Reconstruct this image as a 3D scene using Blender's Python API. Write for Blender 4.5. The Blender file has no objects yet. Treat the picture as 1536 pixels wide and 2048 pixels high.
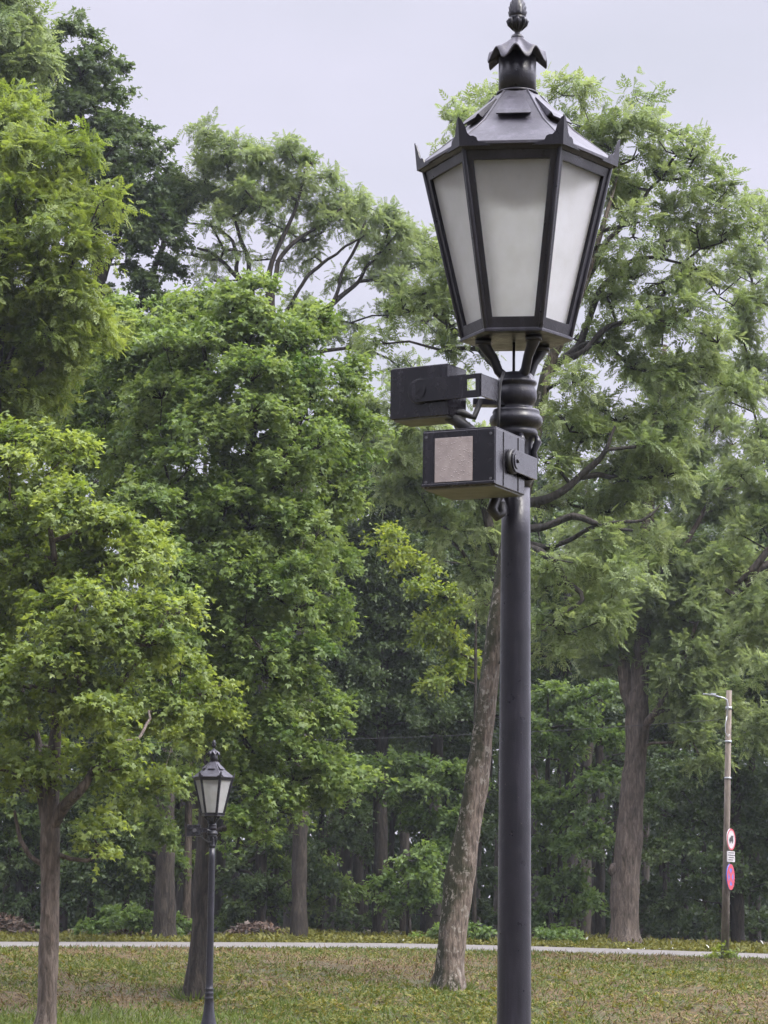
import bpy, math, random
import numpy as np
from mathutils import Vector, Matrix

R = math.radians
scene = bpy.context.scene
COL = scene.collection

# ------------------------------------------------------------------ camera
FPX = 5600.0                      # focal length in pixels of the 1536 x 2048 photograph
PITCH = math.atan(831.0 / FPX)
ROLL = R(0.6)
EYE = Vector((0.0, 0.0, 1.6))
_F = Vector((0, math.cos(PITCH), math.sin(PITCH)))
_R0 = Vector((1, 0, 0))
_U0 = Vector((0, -math.sin(PITCH), math.cos(PITCH)))
_Rv = _R0 * math.cos(ROLL) + _U0 * math.sin(ROLL)
_Uv = _U0 * math.cos(ROLL) - _R0 * math.sin(ROLL)
cam_d = bpy.data.cameras.new('camera')
cam_d.sensor_fit = 'VERTICAL'
cam_d.sensor_height = 36.0
cam_d.lens = 36.0 * FPX / 2048.0
cam_d.clip_start = 0.1
cam_d.clip_end = 2000.0
cam = bpy.data.objects.new('camera', cam_d)
COL.objects.link(cam)
cam.matrix_world = Matrix((
    (_Rv.x, _Uv.x, -_F.x, EYE.x), (_Rv.y, _Uv.y, -_F.y, EYE.y),
    (_Rv.z, _Uv.z, -_F.z, EYE.z), (0, 0, 0, 1)))
scene.camera = cam

# ------------------------------------------------------------------ sky, sun, exposure
SUN_EL, SUN_AZ = R(56), R(125)     # azimuth clockwise from +Y (north)
w = bpy.data.worlds.new('World')
scene.world = w
w.use_nodes = True
nt = w.node_tree
nt.nodes.clear()
wo = nt.nodes.new('ShaderNodeOutputWorld')
bg = nt.nodes.new('ShaderNodeBackground')
bg.inputs['Strength'].default_value = 0.1
sky = nt.nodes.new('ShaderNodeTexSky')
sky.sky_type = 'NISHITA'
sky.sun_disc = False
sky.sun_elevation = SUN_EL
sky.sun_rotation = SUN_AZ
tc = nt.nodes.new('ShaderNodeTexCoord')
sx = nt.nodes.new('ShaderNodeSeparateXYZ')
nt.links.new(tc.outputs['Generated'], sx.inputs[0])
# overcast luminance: brighter towards the zenith, as a closed cloud deck is
mr = nt.nodes.new('ShaderNodeMapRange')
mr.inputs['From Min'].default_value = 0.33
mr.inputs['From Max'].default_value = 1.0
mr.inputs['To Min'].default_value = 3.75
mr.inputs['To Max'].default_value = 34.0
nt.links.new(sx.outputs['Z'], mr.inputs['Value'])
mp = nt.nodes.new('ShaderNodeMapping')
mp.inputs['Scale'].default_value = (1.0, 1.0, 2.4)
mp.inputs['Location'].default_value = (3.3, 0.4, 1.7)
nt.links.new(tc.outputs['Generated'], mp.inputs['Vector'])
nz = nt.nodes.new('ShaderNodeTexNoise')
nz.inputs['Scale'].default_value = 5.0
nz.inputs['Detail'].default_value = 5.0
nz.inputs['Roughness'].default_value = 0.45
nt.links.new(mp.outputs[0], nz.inputs['Vector'])
cr = nt.nodes.new('ShaderNodeValToRGB')
cr.color_ramp.elements[0].position = 0.30
cr.color_ramp.elements[0].color = (0.80, 0.805, 0.92, 1)
cr.color_ramp.elements[1].position = 0.66
cr.color_ramp.elements[1].color = (0.95, 0.915, 1.09, 1)
nt.links.new(nz.outputs['Fac'], cr.inputs['Fac'])
vm = nt.nodes.new('ShaderNodeVectorMath')
vm.operation = 'SCALE'
nt.links.new(cr.outputs['Color'], vm.inputs[0])
# unseen sky shaped for reflections on the ironwork: brightened eastward, dimmed to the south
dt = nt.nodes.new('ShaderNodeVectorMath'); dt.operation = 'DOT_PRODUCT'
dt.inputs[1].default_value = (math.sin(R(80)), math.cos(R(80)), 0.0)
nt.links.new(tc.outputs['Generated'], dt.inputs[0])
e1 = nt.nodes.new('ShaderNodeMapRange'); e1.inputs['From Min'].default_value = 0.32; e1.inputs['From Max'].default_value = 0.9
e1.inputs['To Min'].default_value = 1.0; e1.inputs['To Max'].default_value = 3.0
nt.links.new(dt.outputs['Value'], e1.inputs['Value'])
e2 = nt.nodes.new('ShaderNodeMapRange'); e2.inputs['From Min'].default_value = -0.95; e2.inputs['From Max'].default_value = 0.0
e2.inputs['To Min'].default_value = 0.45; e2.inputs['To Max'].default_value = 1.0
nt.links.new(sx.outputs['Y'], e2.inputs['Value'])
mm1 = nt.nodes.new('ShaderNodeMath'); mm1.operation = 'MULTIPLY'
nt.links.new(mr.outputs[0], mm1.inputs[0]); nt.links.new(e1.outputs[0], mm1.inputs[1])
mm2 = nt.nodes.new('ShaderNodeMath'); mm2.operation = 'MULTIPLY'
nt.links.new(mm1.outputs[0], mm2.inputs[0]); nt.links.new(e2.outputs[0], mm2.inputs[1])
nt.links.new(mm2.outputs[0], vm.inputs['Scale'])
mx = nt.nodes.new('ShaderNodeMix')
mx.data_type = 'RGBA'
mx.inputs['Factor'].default_value = 0.94
nt.links.new(sky.outputs[0], mx.inputs['A'])
nt.links.new(vm.outputs[0], mx.inputs['B'])
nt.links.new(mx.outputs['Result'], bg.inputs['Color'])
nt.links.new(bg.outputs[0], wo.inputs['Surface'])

sun_d = bpy.data.lights.new('sun', 'SUN')
sun_d.energy = 2.4
sun_d.angle = R(24)
sun_d.color = (1.0, 0.96, 0.87)
sun = bpy.data.objects.new('sun', sun_d)
COL.objects.link(sun)
_s = Vector((math.sin(SUN_AZ) * math.cos(SUN_EL), math.cos(SUN_AZ) * math.cos(SUN_EL), math.sin(SUN_EL)))
sun.rotation_euler = _s.to_track_quat('Z', 'Y').to_euler()

scene.view_settings.view_transform = 'Standard'
scene.view_settings.look = 'None'
scene.view_settings.exposure = 1.18
scene.view_settings.gamma = 1.0
scene.view_settings.use_curve_mapping = False
scene.render.engine = 'CYCLES'
scene.cycles.max_bounces = 6
scene.cycles.diffuse_bounces = 3
scene.cycles.glossy_bounces = 2
scene.cycles.transmission_bounces = 6
scene.cycles.volume_bounces = 0
scene.cycles.caustics_reflective = False
scene.cycles.caustics_refractive = False


def at(px, py, d):
    """world point on the photograph's sight line (px, py) at distance d north of the camera"""
    v = _F + _Rv * ((px - 768.0) / FPX) + _Uv * ((1024.0 - py) / FPX)
    return EYE + v * (d / v.y)


# ------------------------------------------------------------------ tags and mesh helpers
def tag(o, label=None, cat=None, group=None, kind=None):
    if label: o['label'] = label
    if cat: o['category'] = cat
    if group: o['group'] = group
    if kind: o['kind'] = kind
    return o


def empty(name, loc, rz=0.0):
    o = bpy.data.objects.new(name, None)
    o.empty_display_size = 0.2
    o.location = loc
    o.rotation_euler = (0, 0, rz)
    COL.objects.link(o)
    return o


def link(name, me, parent=None):
    o = bpy.data.objects.new(name, me)
    COL.objects.link(o)
    if parent is not None:
        o.parent = parent
    return o


class MB:
    def __init__(self):
        self.v, self.f, self.m, self.s = [], [], [], []

    def add(self, vs, fs, mi=0, smooth=False):
        b = len(self.v)
        self.v += [tuple(x) for x in vs]
        for q in fs:
            self.f.append([b + i for i in q]); self.m.append(mi); self.s.append(smooth)

    def box(self, c, s, rot=None, mi=0):
        hx, hy, hz = s[0] / 2, s[1] / 2, s[2] / 2
        vs = [Vector((x * hx, y * hy, z * hz)) for z in (-1, 1) for y in (-1, 1) for x in (-1, 1)]
        if rot is not None: vs = [rot @ q for q in vs]
        vs = [q + Vector(c) for q in vs]
        self.add(vs, [(0, 2, 3, 1), (4, 5, 7, 6), (0, 1, 5, 4), (2, 6, 7, 3), (0, 4, 6, 2), (1, 3, 7, 5)], mi)

    def lathe(self, prof, n=32, c=(0, 0, 0), mod=None, smooth=True, mi=0, phase=0.0):
        vs, fs = [], []
        for j, (r, z) in enumerate(prof):
            for i in range(n):
                a = 2 * math.pi * i / n + phase
                rr, zz = (r, z) if mod is None else mod(j, a, r, z)
                vs.append((c[0] + rr * math.sin(a), c[1] - rr * math.cos(a), c[2] + zz))
        for j in range(len(prof) - 1):
            for i in range(n):
                k = (i + 1) % n
                fs.append((j * n + i, j * n + k, (j + 1) * n + k, (j + 1) * n + i))
        fs.append(tuple(range(n))[::-1])
        fs.append(tuple((len(prof) - 1) * n + i for i in range(n)))
        self.add(vs, fs[:-2], mi, smooth)
        self.add(vs, fs[-2:], mi, False)

    def tube(self, pts, rad, n=10, mi=0, caps=True):
        pts = [Vector(p) for p in pts]
        if not hasattr(rad, '__len__'): rad = [rad] * len(pts)
        vs, fs = [], []
        up = None
        for i, p in enumerate(pts):
            t = (pts[min(i + 1, len(pts) - 1)] - pts[max(i - 1, 0)]).normalized()
            if up is None:
                up = Vector((0, 0, 1)) if abs(t.z) < 0.9 else Vector((0, 1, 0))
            a = t.cross(up).normalized(); b = a.cross(t).normalized(); up = b
            for k in range(n):
                th = 2 * math.pi * k / n
                vs.append(p + a * (rad[i] * math.cos(th)) + b * (rad[i] * math.sin(th)))
        for i in range(len(pts) - 1):
            for k in range(n):
                q = (k + 1) % n
                fs.append((i * n + k, i * n + q, (i + 1) * n + q, (i + 1) * n + k))
        self.add(vs, fs, mi, True)
        if caps:
            m = (len(pts) - 1) * n
            self.add([vs[k] for k in range(n)] + [vs[m + k] for k in range(n)],
                     [tuple(range(n)), tuple(range(n, 2 * n))], mi)

    def extrude(self, poly, nrm, th, mi=0):
        """flat polygon (3d points) given a thickness th along nrm"""
        n = len(poly); nrm = Vector(nrm).normalized() * th
        a = [Vector(p) for p in poly]; b = [p + nrm for p in a]
        self.add(a + b, [tuple(range(n))[::-1], tuple(range(n, 2 * n))] +
                 [(i, (i + 1) % n, n + (i + 1) % n, n + i) for i in range(n)], mi)

    def build(self, name, mats, parent=None, bevel=0.0):
        me = bpy.data.meshes.new(name)
        me.from_pydata(self.v, [], self.f)
        if not isinstance(mats, (list, tuple)): mats = [mats]
        for m in mats: me.materials.append(m)
        me.polygons.foreach_set('material_index', self.m)
        me.polygons.foreach_set('use_smooth', self.s)
        import bmesh
        bm = bmesh.new(); bm.from_mesh(me)
        bmesh.ops.remove_doubles(bm, verts=bm.verts, dist=1e-5)
        bmesh.ops.recalc_face_normals(bm, faces=bm.faces)
        bm.to_mesh(me); bm.free()
        o = link(name, me, parent)
        if bevel > 0:
            bv = o.modifiers.new('bevel', 'BEVEL')
            bv.width = bevel; bv.segments = 2; bv.limit_method = 'ANGLE'; bv.angle_limit = R(35)
        return o


def bulk(name, V, Q, mats, parent=None, tint=None, midx=None, smooth=False):
    """big quad mesh from numpy arrays"""
    me = bpy.data.meshes.new(name)
    V = np.ascontiguousarray(V, np.float32); Q = np.ascontiguousarray(Q, np.int32)
    me.vertices.add(len(V)); me.vertices.foreach_set('co', V.ravel())
    me.loops.add(Q.size); me.loops.foreach_set('vertex_index', Q.ravel())
    me.polygons.add(len(Q))
    me.polygons.foreach_set('loop_start', np.arange(0, Q.size, 4, dtype=np.int32))
    me.polygons.foreach_set('loop_total', np.full(len(Q), 4, np.int32))
    if not isinstance(mats, (list, tuple)): mats = [mats]
    for m in mats: me.materials.append(m)
    if midx is not None: me.polygons.foreach_set('material_index', np.asarray(midx, np.int32))
    if smooth: me.polygons.foreach_set('use_smooth', np.ones(len(Q), bool))
    if tint is not None:
        a = me.attributes.new('tint', 'FLOAT', 'FACE')
        a.data.foreach_set('value', np.ascontiguousarray(tint, np.float32))
    me.update(calc_edges=True)
    return link(name, me, parent)


# ------------------------------------------------------------------ materials
def new_mat(name):
    m = bpy.data.materials.new(name); m.use_nodes = True
    t = m.node_tree
    return m, t, t.nodes['Principled BSDF'], t.nodes['Material Output']


def ramp(t, fac, stops):
    c = t.nodes.new('ShaderNodeValToRGB')
    e = c.color_ramp.elements
    e[0].position, e[0].color = stops[0][0], (*stops[0][1], 1)
    e[1].position, e[1].color = stops[-1][0], (*stops[-1][1], 1)
    for p, col in stops[1:-1]:
        k = e.new(p); k.color = (*col, 1)
    t.links.new(fac, c.inputs['Fac'])
    return c.outputs['Color']


def noise(t, scale, detail=4, rough=0.5, coord='Object', sc=(1, 1, 1), dist=0.0):
    tc = t.nodes.new('ShaderNodeTexCoord')
    mp = t.nodes.new('ShaderNodeMapping'); mp.inputs['Scale'].default_value = sc
    t.links.new(tc.outputs[coord], mp.inputs['Vector'])
    n = t.nodes.new('ShaderNodeTexNoise')
    n.inputs['Scale'].default_value = scale; n.inputs['Detail'].default_value = detail
    n.inputs['Roughness'].default_value = rough; n.inputs['Distortion'].default_value = dist
    t.links.new(mp.outputs[0], n.inputs['Vector'])
    return n.outputs['Fac']


def bump(t, h, strength, dist, bs):
    b = t.nodes.new('ShaderNodeBump')
    b.inputs['Strength'].default_value = strength; b.inputs['Distance'].default_value = dist
    t.links.new(h, b.inputs['Height']); t.links.new(b.outputs[0], bs.inputs['Normal'])
    return b


def paint_mat(name, c0, c1, rough=(0.28, 0.5), spec=0.5, drops=True, scale=14, bstr=0.25):
    m, t, bs, o = new_mat(name)
    n = noise(t, scale, 6, 0.6)
    t.links.new(ramp(t, n, [(0.3, c0), (0.7, c1)]), bs.inputs['Base Color'])
    st = noise(t, 26, 5, 0.7, sc=(1, 1, 0.06))
    stk = t.nodes.new('ShaderNodeMapRange'); stk.inputs['From Min'].default_value = 0.52; stk.inputs['From Max'].default_value = 0.74
    stk.inputs['To Max'].default_value = 0.55
    t.links.new(st, stk.inputs['Value'])
    wm = t.nodes.new('ShaderNodeMix'); wm.data_type = 'RGBA'
    t.links.new(stk.outputs[0], wm.inputs['Factor'])
    t.links.new(bs.inputs['Base Color'].links[0].from_socket, wm.inputs['A'])
    wm.inputs['B'].default_value = (*[2.6 * x + .006 for x in c1], 1)
    cp_ = noise(t, 75, 3, 0.6)
    cpk = t.nodes.new('ShaderNodeMapRange'); cpk.inputs['From Min'].default_value = 0.73; cpk.inputs['From Max'].default_value = 0.75
    t.links.new(cp_, cpk.inputs['Value'])
    wm2 = t.nodes.new('ShaderNodeMix'); wm2.data_type = 'RGBA'
    t.links.new(cpk.outputs[0], wm2.inputs['Factor']); t.links.new(wm.outputs['Result'], wm2.inputs['A'])
    wm2.inputs['B'].default_value = (0.075, 0.058, 0.048, 1)
    t.links.new(wm2.outputs['Result'], bs.inputs['Base Color'])
    mr = t.nodes.new('ShaderNodeMapRange')
    mr.inputs['From Min'].default_value = 0.3; mr.inputs['From Max'].default_value = 0.7
    mr.inputs['To Min'].default_value = rough[0]; mr.inputs['To Max'].default_value = rough[1]
    n2 = noise(t, scale * 1.7, 3, 0.6)
    t.links.new(n2, mr.inputs['Value']); t.links.new(mr.outputs[0], bs.inputs['Roughness'])
    bs.inputs['Specular IOR Level'].default_value = spec
    if drops:
        tcn = t.nodes.new('ShaderNodeTexCoord')
        v = t.nodes.new('ShaderNodeTexVoronoi'); v.inputs['Scale'].default_value = 150
        t.links.new(tcn.outputs['Object'], v.inputs['Vector'])
        g = t.nodes.new('ShaderNodeMapRange'); g.inputs['From Min'].default_value = 0.0
        g.inputs['From Max'].default_value = 0.34; g.inputs['To Min'].default_value = 1.0
        g.inputs['To Max'].default_value = 0.0
        t.links.new(v.outputs['Distance'], g.inputs['Value'])
        nb = noise(t, 60, 3, 0.6)
        ad = t.nodes.new('ShaderNodeMath'); ad.operation = 'ADD'
        t.links.new(g.outputs[0], ad.inputs[0]); t.links.new(nb, ad.inputs[1])
        bump(t, ad.outputs[0], bstr, 0.0025, bs)
    return m


def leaf_mat(name, dark, light, trans=0.46, spec=0.38):
    m, t, bs, o = new_mat(name)
    at_ = t.nodes.new('ShaderNodeAttribute'); at_.attribute_name = 'tint'
    col = ramp(t, at_.outputs['Fac'], [(0.0, dark), (0.55, tuple(0.5 * (a + b) for a, b in zip(dark, light))), (1.0, light)])
    t.links.new(col, bs.inputs['Base Color'])
    bs.inputs['Roughness'].default_value = 0.5
    bs.inputs['Specular IOR Level'].default_value = spec
    tr = t.nodes.new('ShaderNodeBsdfTranslucent')
    hs = t.nodes.new('ShaderNodeHueSaturation')
    hs.inputs['Hue'].default_value = 0.485; hs.inputs['Saturation'].default_value = 1.15
    hs.inputs['Value'].default_value = 1.5
    t.links.new(col, hs.inputs['Color']); t.links.new(hs.outputs[0], tr.inputs['Color'])
    mxs = t.nodes.new('ShaderNodeMixShader'); mxs.inputs[0].default_value = trans
    t.links.new(bs.outputs[0], mxs.inputs[1]); t.links.new(tr.outputs[0], mxs.inputs[2])
    t.links.new(mxs.outputs[0], o.inputs['Surface'])
    return m


def bark_mat(name, c0, c1, c2, scale=9.0, moss=None, lichen=None, strength=1.0):
    m, t, bs, o = new_mat(name)
    n = noise(t, scale, 7, 0.65, sc=(1, 1, 0.22), dist=0.6)
    col = ramp(t, n, [(0.30, c0), (0.5, c1), (0.72, c2)])
    n3 = noise(t, 1.3, 5, 0.6)
    if moss:
        mk = t.nodes.new('ShaderNodeMapRange')
        mk.inputs['From Min'].default_value = 0.45; mk.inputs['From Max'].default_value = 0.60
        ge = t.nodes.new('ShaderNodeNewGeometry'); sp = t.nodes.new('ShaderNodeSeparateXYZ')
        t.links.new(ge.outputs['Normal'], sp.inputs[0])
        ma = t.nodes.new('ShaderNodeMath'); ma.operation = 'MULTIPLY_ADD'      # moss keeps to the damp western side
        t.links.new(sp.outputs['X'], ma.inputs[0]); ma.inputs[1].default_value = -0.17
        t.links.new(n3, ma.inputs[2]); t.links.new(ma.outputs[0], mk.inputs['Value'])
        mm = t.nodes.new('ShaderNodeMix'); mm.data_type = 'RGBA'
        t.links.new(mk.outputs[0], mm.inputs['Factor']); t.links.new(col, mm.inputs['A'])
        mm.inputs['B'].default_value = (*moss, 1); col = mm.outputs['Result']
    if lichen:
        n4 = noise(t, 8.0, 6, 0.75, sc=(1, 1, 0.7))
        lk = t.nodes.new('ShaderNodeMapRange')
        lk.inputs['From Min'].default_value = 0.54; lk.inputs['From Max'].default_value = 0.62
        t.links.new(n4, lk.inputs['Value'])
        mm = t.nodes.new('ShaderNodeMix'); mm.data_type = 'RGBA'
        t.links.new(lk.outputs[0], mm.inputs['Factor']); t.links.new(col, mm.inputs['A'])
        mm.inputs['B'].default_value = (*lichen, 1); col = mm.outputs['Result']
    t.links.new(col, bs.inputs['Base Color'])
    bs.inputs['Roughness'].default_value = 0.8
    bs.inputs['Specular IOR Level'].default_value = 0.3
    bump(t, n, strength, 0.06, bs)
    return m


def plain(name, c, rough=0.5, spec=0.5, metal=0.0):
    m, t, bs, o = new_mat(name)
    n = noise(t, 25, 4, 0.6)
    t.links.new(ramp(t, n, [(0.3, tuple(x * 0.82 for x in c)), (0.7, tuple(min(1, x * 1.15) for x in c))]), bs.inputs['Base Color'])
    bs.inputs['Roughness'].default_value = rough
    bs.inputs['Specular IOR Level'].default_value = spec
    bs.inputs['Metallic'].default_value = metal
    return m


M_IRON = paint_mat('wet black paint', (0.006, 0.006, 0.010), (0.013, 0.012, 0.018), (0.26, 0.46), 0.35)
M_ROOF = paint_mat('wet roof paint', (0.016, 0.015, 0.021), (0.036, 0.034, 0.045), (0.40, 0.58), 0.4, scale=9)
M_BOX = paint_mat('projector paint', (0.005, 0.0045, 0.007), (0.011, 0.010, 0.014), (0.16, 0.32), 0.45, bstr=0.12)
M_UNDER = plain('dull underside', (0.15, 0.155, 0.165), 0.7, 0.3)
M_CABLE = plain('cable rubber', (0.02, 0.02, 0.022), 0.5)
M_STEEL_DULL = plain('dull screw steel', (0.10, 0.10, 0.11), 0.4, 0.5, 0.4)
M_STEEL = plain('galvanised steel', (0.45, 0.47, 0.52), 0.4, 0.5, 0.6)


def glass_mat():
    m, t, bs, o = new_mat('frosted glass')
    n = noise(t, 9, 7, 0.68, sc=(1, 1, 0.8))
    n2 = noise(t, 160, 2, 0.5)
    col = ramp(t, n, [(0.28, (0.68, 0.68, 0.66)), (0.55, (0.80, 0.80, 0.80)), (0.7, (0.88, 0.88, 0.88))])
    sp = ramp(t, n2, [(0.235, (0.25, 0.24, 0.22)), (0.26, (1, 1, 1))])
    mu = t.nodes.new('ShaderNodeMix'); mu.data_type = 'RGBA'; mu.blend_type = 'MULTIPLY'
    mu.inputs['Factor'].default_value = 1.0
    t.links.new(col, mu.inputs['A']); t.links.new(sp, mu.inputs['B'])
    t.links.new(mu.outputs['Result'], bs.inputs['Base Color'])
    bs.inputs['Roughness'].default_value = 0.32
    tr = t.nodes.new('ShaderNodeBsdfTranslucent')
    tcol = ramp(t, n, [(0.28, (0.90, 0.90, 0.88)), (0.6, (0.985, 0.99, 0.995))])
    t.links.new(tcol, tr.inputs['Color'])
    rf = t.nodes.new('ShaderNodeBsdfRefraction')
    t.links.new(tcol, rf.inputs['Color'])
    rf.inputs['IOR'].default_value = 1.15; rf.inputs['Roughness'].default_value = 0.62
    m1 = t.nodes.new('ShaderNodeMixShader'); m1.inputs[0].default_value = 0.62
    t.links.new(tr.outputs[0], m1.inputs[1]); t.links.new(rf.outputs[0], m1.inputs[2])
    mxs = t.nodes.new('ShaderNodeMixShader'); mxs.inputs[0].default_value = 0.80
    t.links.new(bs.outputs[0], mxs.inputs[1]); t.links.new(m1.outputs[0], mxs.inputs[2])
    t.links.new(mxs.outputs[0], o.inputs['Surface'])
    return m


M_GLASS = glass_mat()

# ------------------------------------------------------------------ terrain
PROF_Y = [-60, 15, 36, 44, 46, 48, 50, 52, 56, 60, 64, 67.5, 68.5, 74, 75, 80, 90, 110, 140, 400]
PROF_Z = [0, 0, -0.20, -0.22, -0.12, 0.11, 0.32, 0.46, 0.70, 0.87, 0.97, 1.03, 1.04, 1.17, 1.19, 1.24, 1.4, 1.5, 1.6, 2.0]


def gz(x, y):
    x = np.asarray(x, float); y = np.asarray(y, float)
    z = np.interp(y, PROF_Y, PROF_Z)
    k = np.clip((y - 46) / 20, 0, 1)
    k2 = np.clip((80 - y) / 8, 0, 1)
    lat = -0.15 * np.clip(x / 9.3, 0, 1.6) ** 1.5 - 0.06 * np.clip(-x / 9.3, 0, 1.6) ** 1.5
    b = np.clip((y - 45) / 3, 0, 1) * np.clip((67 - y) / 3, 0, 1)
    bm = 0.055 * np.sin(x * 1.9 + 0.6 * y) * np.sin(y * 1.3 - 0.4 * x) + 0.03 * np.sin(3.7 * x + 1.0) * np.sin(2.9 * y)
    return z + lat * k + bm * b


def grid_sheet(name, xs, ys, mat, dz=0.0, zf=None):
    X, Y = np.meshgrid(xs, ys)
    Z = gz(X, Y) + dz if zf is None else zf(X, Y)
    V = np.stack([X.ravel(), Y.ravel(), Z.ravel()], 1)
    nx, ny = len(xs), len(ys)
    i = np.arange(ny - 1)[:, None] * nx + np.arange(nx - 1)[None, :]
    Q = np.stack([i, i + 1, i + nx + 1, i + nx], -1).reshape(-1, 4)
    return bulk(name, V, Q, mat, smooth=True)


def ground_mat():
    m, t, bs, o = new_mat('grass bank soil')
    n1 = noise(t, 0.35, 5, 0.6); n2 = noise(t, 6, 6, 0.7)
    g = ramp(t, n2, [(0.3, (0.032, 0.039, 0.011)), (0.7, (0.064, 0.070, 0.020))])
    s = ramp(t, n2, [(0.3, (0.045, 0.031, 0.014)), (0.7, (0.11, 0.075, 0.031))])
    mm = t.nodes.new('ShaderNodeMix'); mm.data_type = 'RGBA'
    k = t.nodes.new('ShaderNodeMapRange'); k.inputs['From Min'].default_value = 0.4; k.inputs['From Max'].default_value = 0.6
    t.links.new(n1, k.inputs['Value']); t.links.new(k.outputs[0], mm.inputs['Factor'])
    t.links.new(g, mm.inputs['A']); t.links.new(s, mm.inputs['B'])
    t.links.new(mm.outputs['Result'], bs.inputs['Base Color'])
    bs.inputs['Roughness'].default_value = 0.9
    bump(t, n2, 0.8, 0.04, bs)
    return m


xs = np.unique(np.concatenate([np.linspace(-300, -16, 14), np.linspace(-16, 16, 161), np.linspace(16, 300, 14)]))
ys = np.unique(np.concatenate([np.linspace(-60, 40, 12), np.linspace(40, 80, 161), np.linspace(80, 140, 25), np.linspace(140, 400, 8)]))
tag(grid_sheet('ground', xs, ys, ground_mat()), 'grassy bank and forest floor rising to the road', kind='structure')
m_road, t_, b_, o_ = new_mat('damp pale asphalt')
n_ = noise(t_, 3, 6, 0.7)
t_.links.new(ramp(t_, n_, [(0.3, (0.10, 0.094, 0.087)), (0.7, (0.165, 0.154, 0.142))]), b_.inputs['Base Color'])
b_.inputs['Roughness'].default_value = 0.8
xr = np.unique(np.concatenate([np.linspace(-120, -16, 40), np.linspace(-16, 16, 161), np.linspace(16, 120, 40)]))
yr = np.unique(np.concatenate([[68.0], ys[(ys > 68.0) & (ys < 73.9)], [73.9]]))
tag(grid_sheet('road', xr, yr, m_road, 0.03), 'pale damp road running along the top of the bank', kind='structure')

# ------------------------------------------------------------------ trees
rng = np.random.default_rng(11)


def nrm(a):
    return a / np.maximum(np.linalg.norm(a, axis=-1, keepdims=True), 1e-9)


def resample(P, Rr, step):
    """Catmull-Rom resampling of a polyline with radii"""
    P = np.asarray(P, float); Rr = np.asarray(Rr, float)
    A = np.concatenate([P, Rr[:, None]], 1)
    A = np.concatenate([[2 * A[0] - A[1]], A, [2 * A[-1] - A[-2]]])
    out = []
    for i in range(1, len(A) - 2):
        n = max(1, int(np.linalg.norm(A[i + 1, :3] - A[i, :3]) / step))
        for k in range(n):
            u = k / n
            a, b, c, d = A[i - 1], A[i], A[i + 1], A[i + 2]
            out.append(0.5 * ((2 * b) + (c - a) * u + (2 * a - 5 * b + 4 * c - d) * u * u + (3 * b - a - 3 * c + d) * u ** 3))
    out.append(A[-2])
    out = np.array(out)
    return out[:, :3], np.maximum(out[:, 3], 0.006)


def sweep(P, Rr, n=14, rough=0.05, seed=0, flare=False):
    r = np.random.default_rng(seed)
    T = np.gradient(P, axis=0); T = nrm(T)
    ref = np.array([0.0, 1.0, 0.0]) if abs(T[0, 1]) < 0.9 else np.array([1.0, 0, 0])
    V = []
    ph = r.uniform(0, 6.28, 6)
    s = np.cumsum(np.concatenate([[0], np.linalg.norm(np.diff(P, axis=0), axis=1)]))
    th = np.arange(n) * 2 * np.pi / n
    up = ref
    for i in range(len(P)):
        a = np.cross(T[i], up); a /= np.linalg.norm(a) + 1e-9
        b = np.cross(a, T[i]); up = b
        m = 1 + rough * (np.sin(2 * th + ph[0] + 1.1 * s[i]) + 0.8 * np.sin(3 * th + ph[1] - 2.3 * s[i]) + 0.6 * np.sin(5 * th + ph[2] + 0.7 * s[i]) + 0.7 * np.sin(4.3 * s[i] + ph[3]) + 0.5 * np.sin(9.1 * s[i] + ph[4] + th))
        if flare: m = m + 0.16 * math.exp(-max(0.0, s[i] - .3) / .35) * (np.cos(5 * th + ph[5]) + .5 * np.cos(3 * th + ph[0]))
        V.append(P[i] + (Rr[i] * m)[:, None] * (np.cos(th)[:, None] * a + np.sin(th)[:, None] * b))
    V = np.concatenate(V)
    k = np.arange(len(P) - 1)[:, None] * n; j = np.arange(n)[None, :]; j2 = (j + 1) % n
    Q = np.stack([k + j, k + j2, k + n + j2, k + n + j], -1).reshape(-1, 4)
    return V, Q


# leaf shapes: lists of rhombi (base, right, tip, left) in (along, across, up)
def rhomb(x0, y0, ang, L, W, lift=0.0, droop=0.0):
    c, s = math.cos(ang), math.sin(ang)
    pts = [(0, 0, 0), (0.45 * L, -W / 2, lift), (L, 0, -droop), (0.45 * L, W / 2, lift)]
    return [(x0 + c * x - s * y, y0 + s * x + c * y, z) for x, y, z in pts]


def leaf_shape(kind):
    q = []
    if kind == 'maple':
        q += rhomb(0, 0, 0, 1.0, 0.46, 0.06, 0.14)
        q += rhomb(0, 0, 0.95, 0.74, 0.40, 0.05, 0.10)
        q += rhomb(0, 0, -0.95, 0.74, 0.40, 0.05, 0.10)
    elif kind == 'ash':
        for k in range(4):
            x = 0.16 + 0.21 * k
            z = -0.30 * x * x
            for s in (1, -1):
                p = rhomb(x, 0, s * (0.95 - 0.08 * k), 0.40 - 0.03 * k, 0.16, 0.01, 0.09)
                q += [(a, b, c + z) for a, b, c in p]
        p = rhomb(0.86, 0, 0, 0.36, 0.155, 0.01, 0.06)
        q += [(a, b, c - 0.24) for a, b, c in p]
    else:
        q += rhomb(0, 0, 0, 1.0, 0.62, 0.07, 0.12)
    return np.array(q)


SHAPES = {k: leaf_shape(k) for k in ('maple', 'ash', 'oval')}


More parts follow.
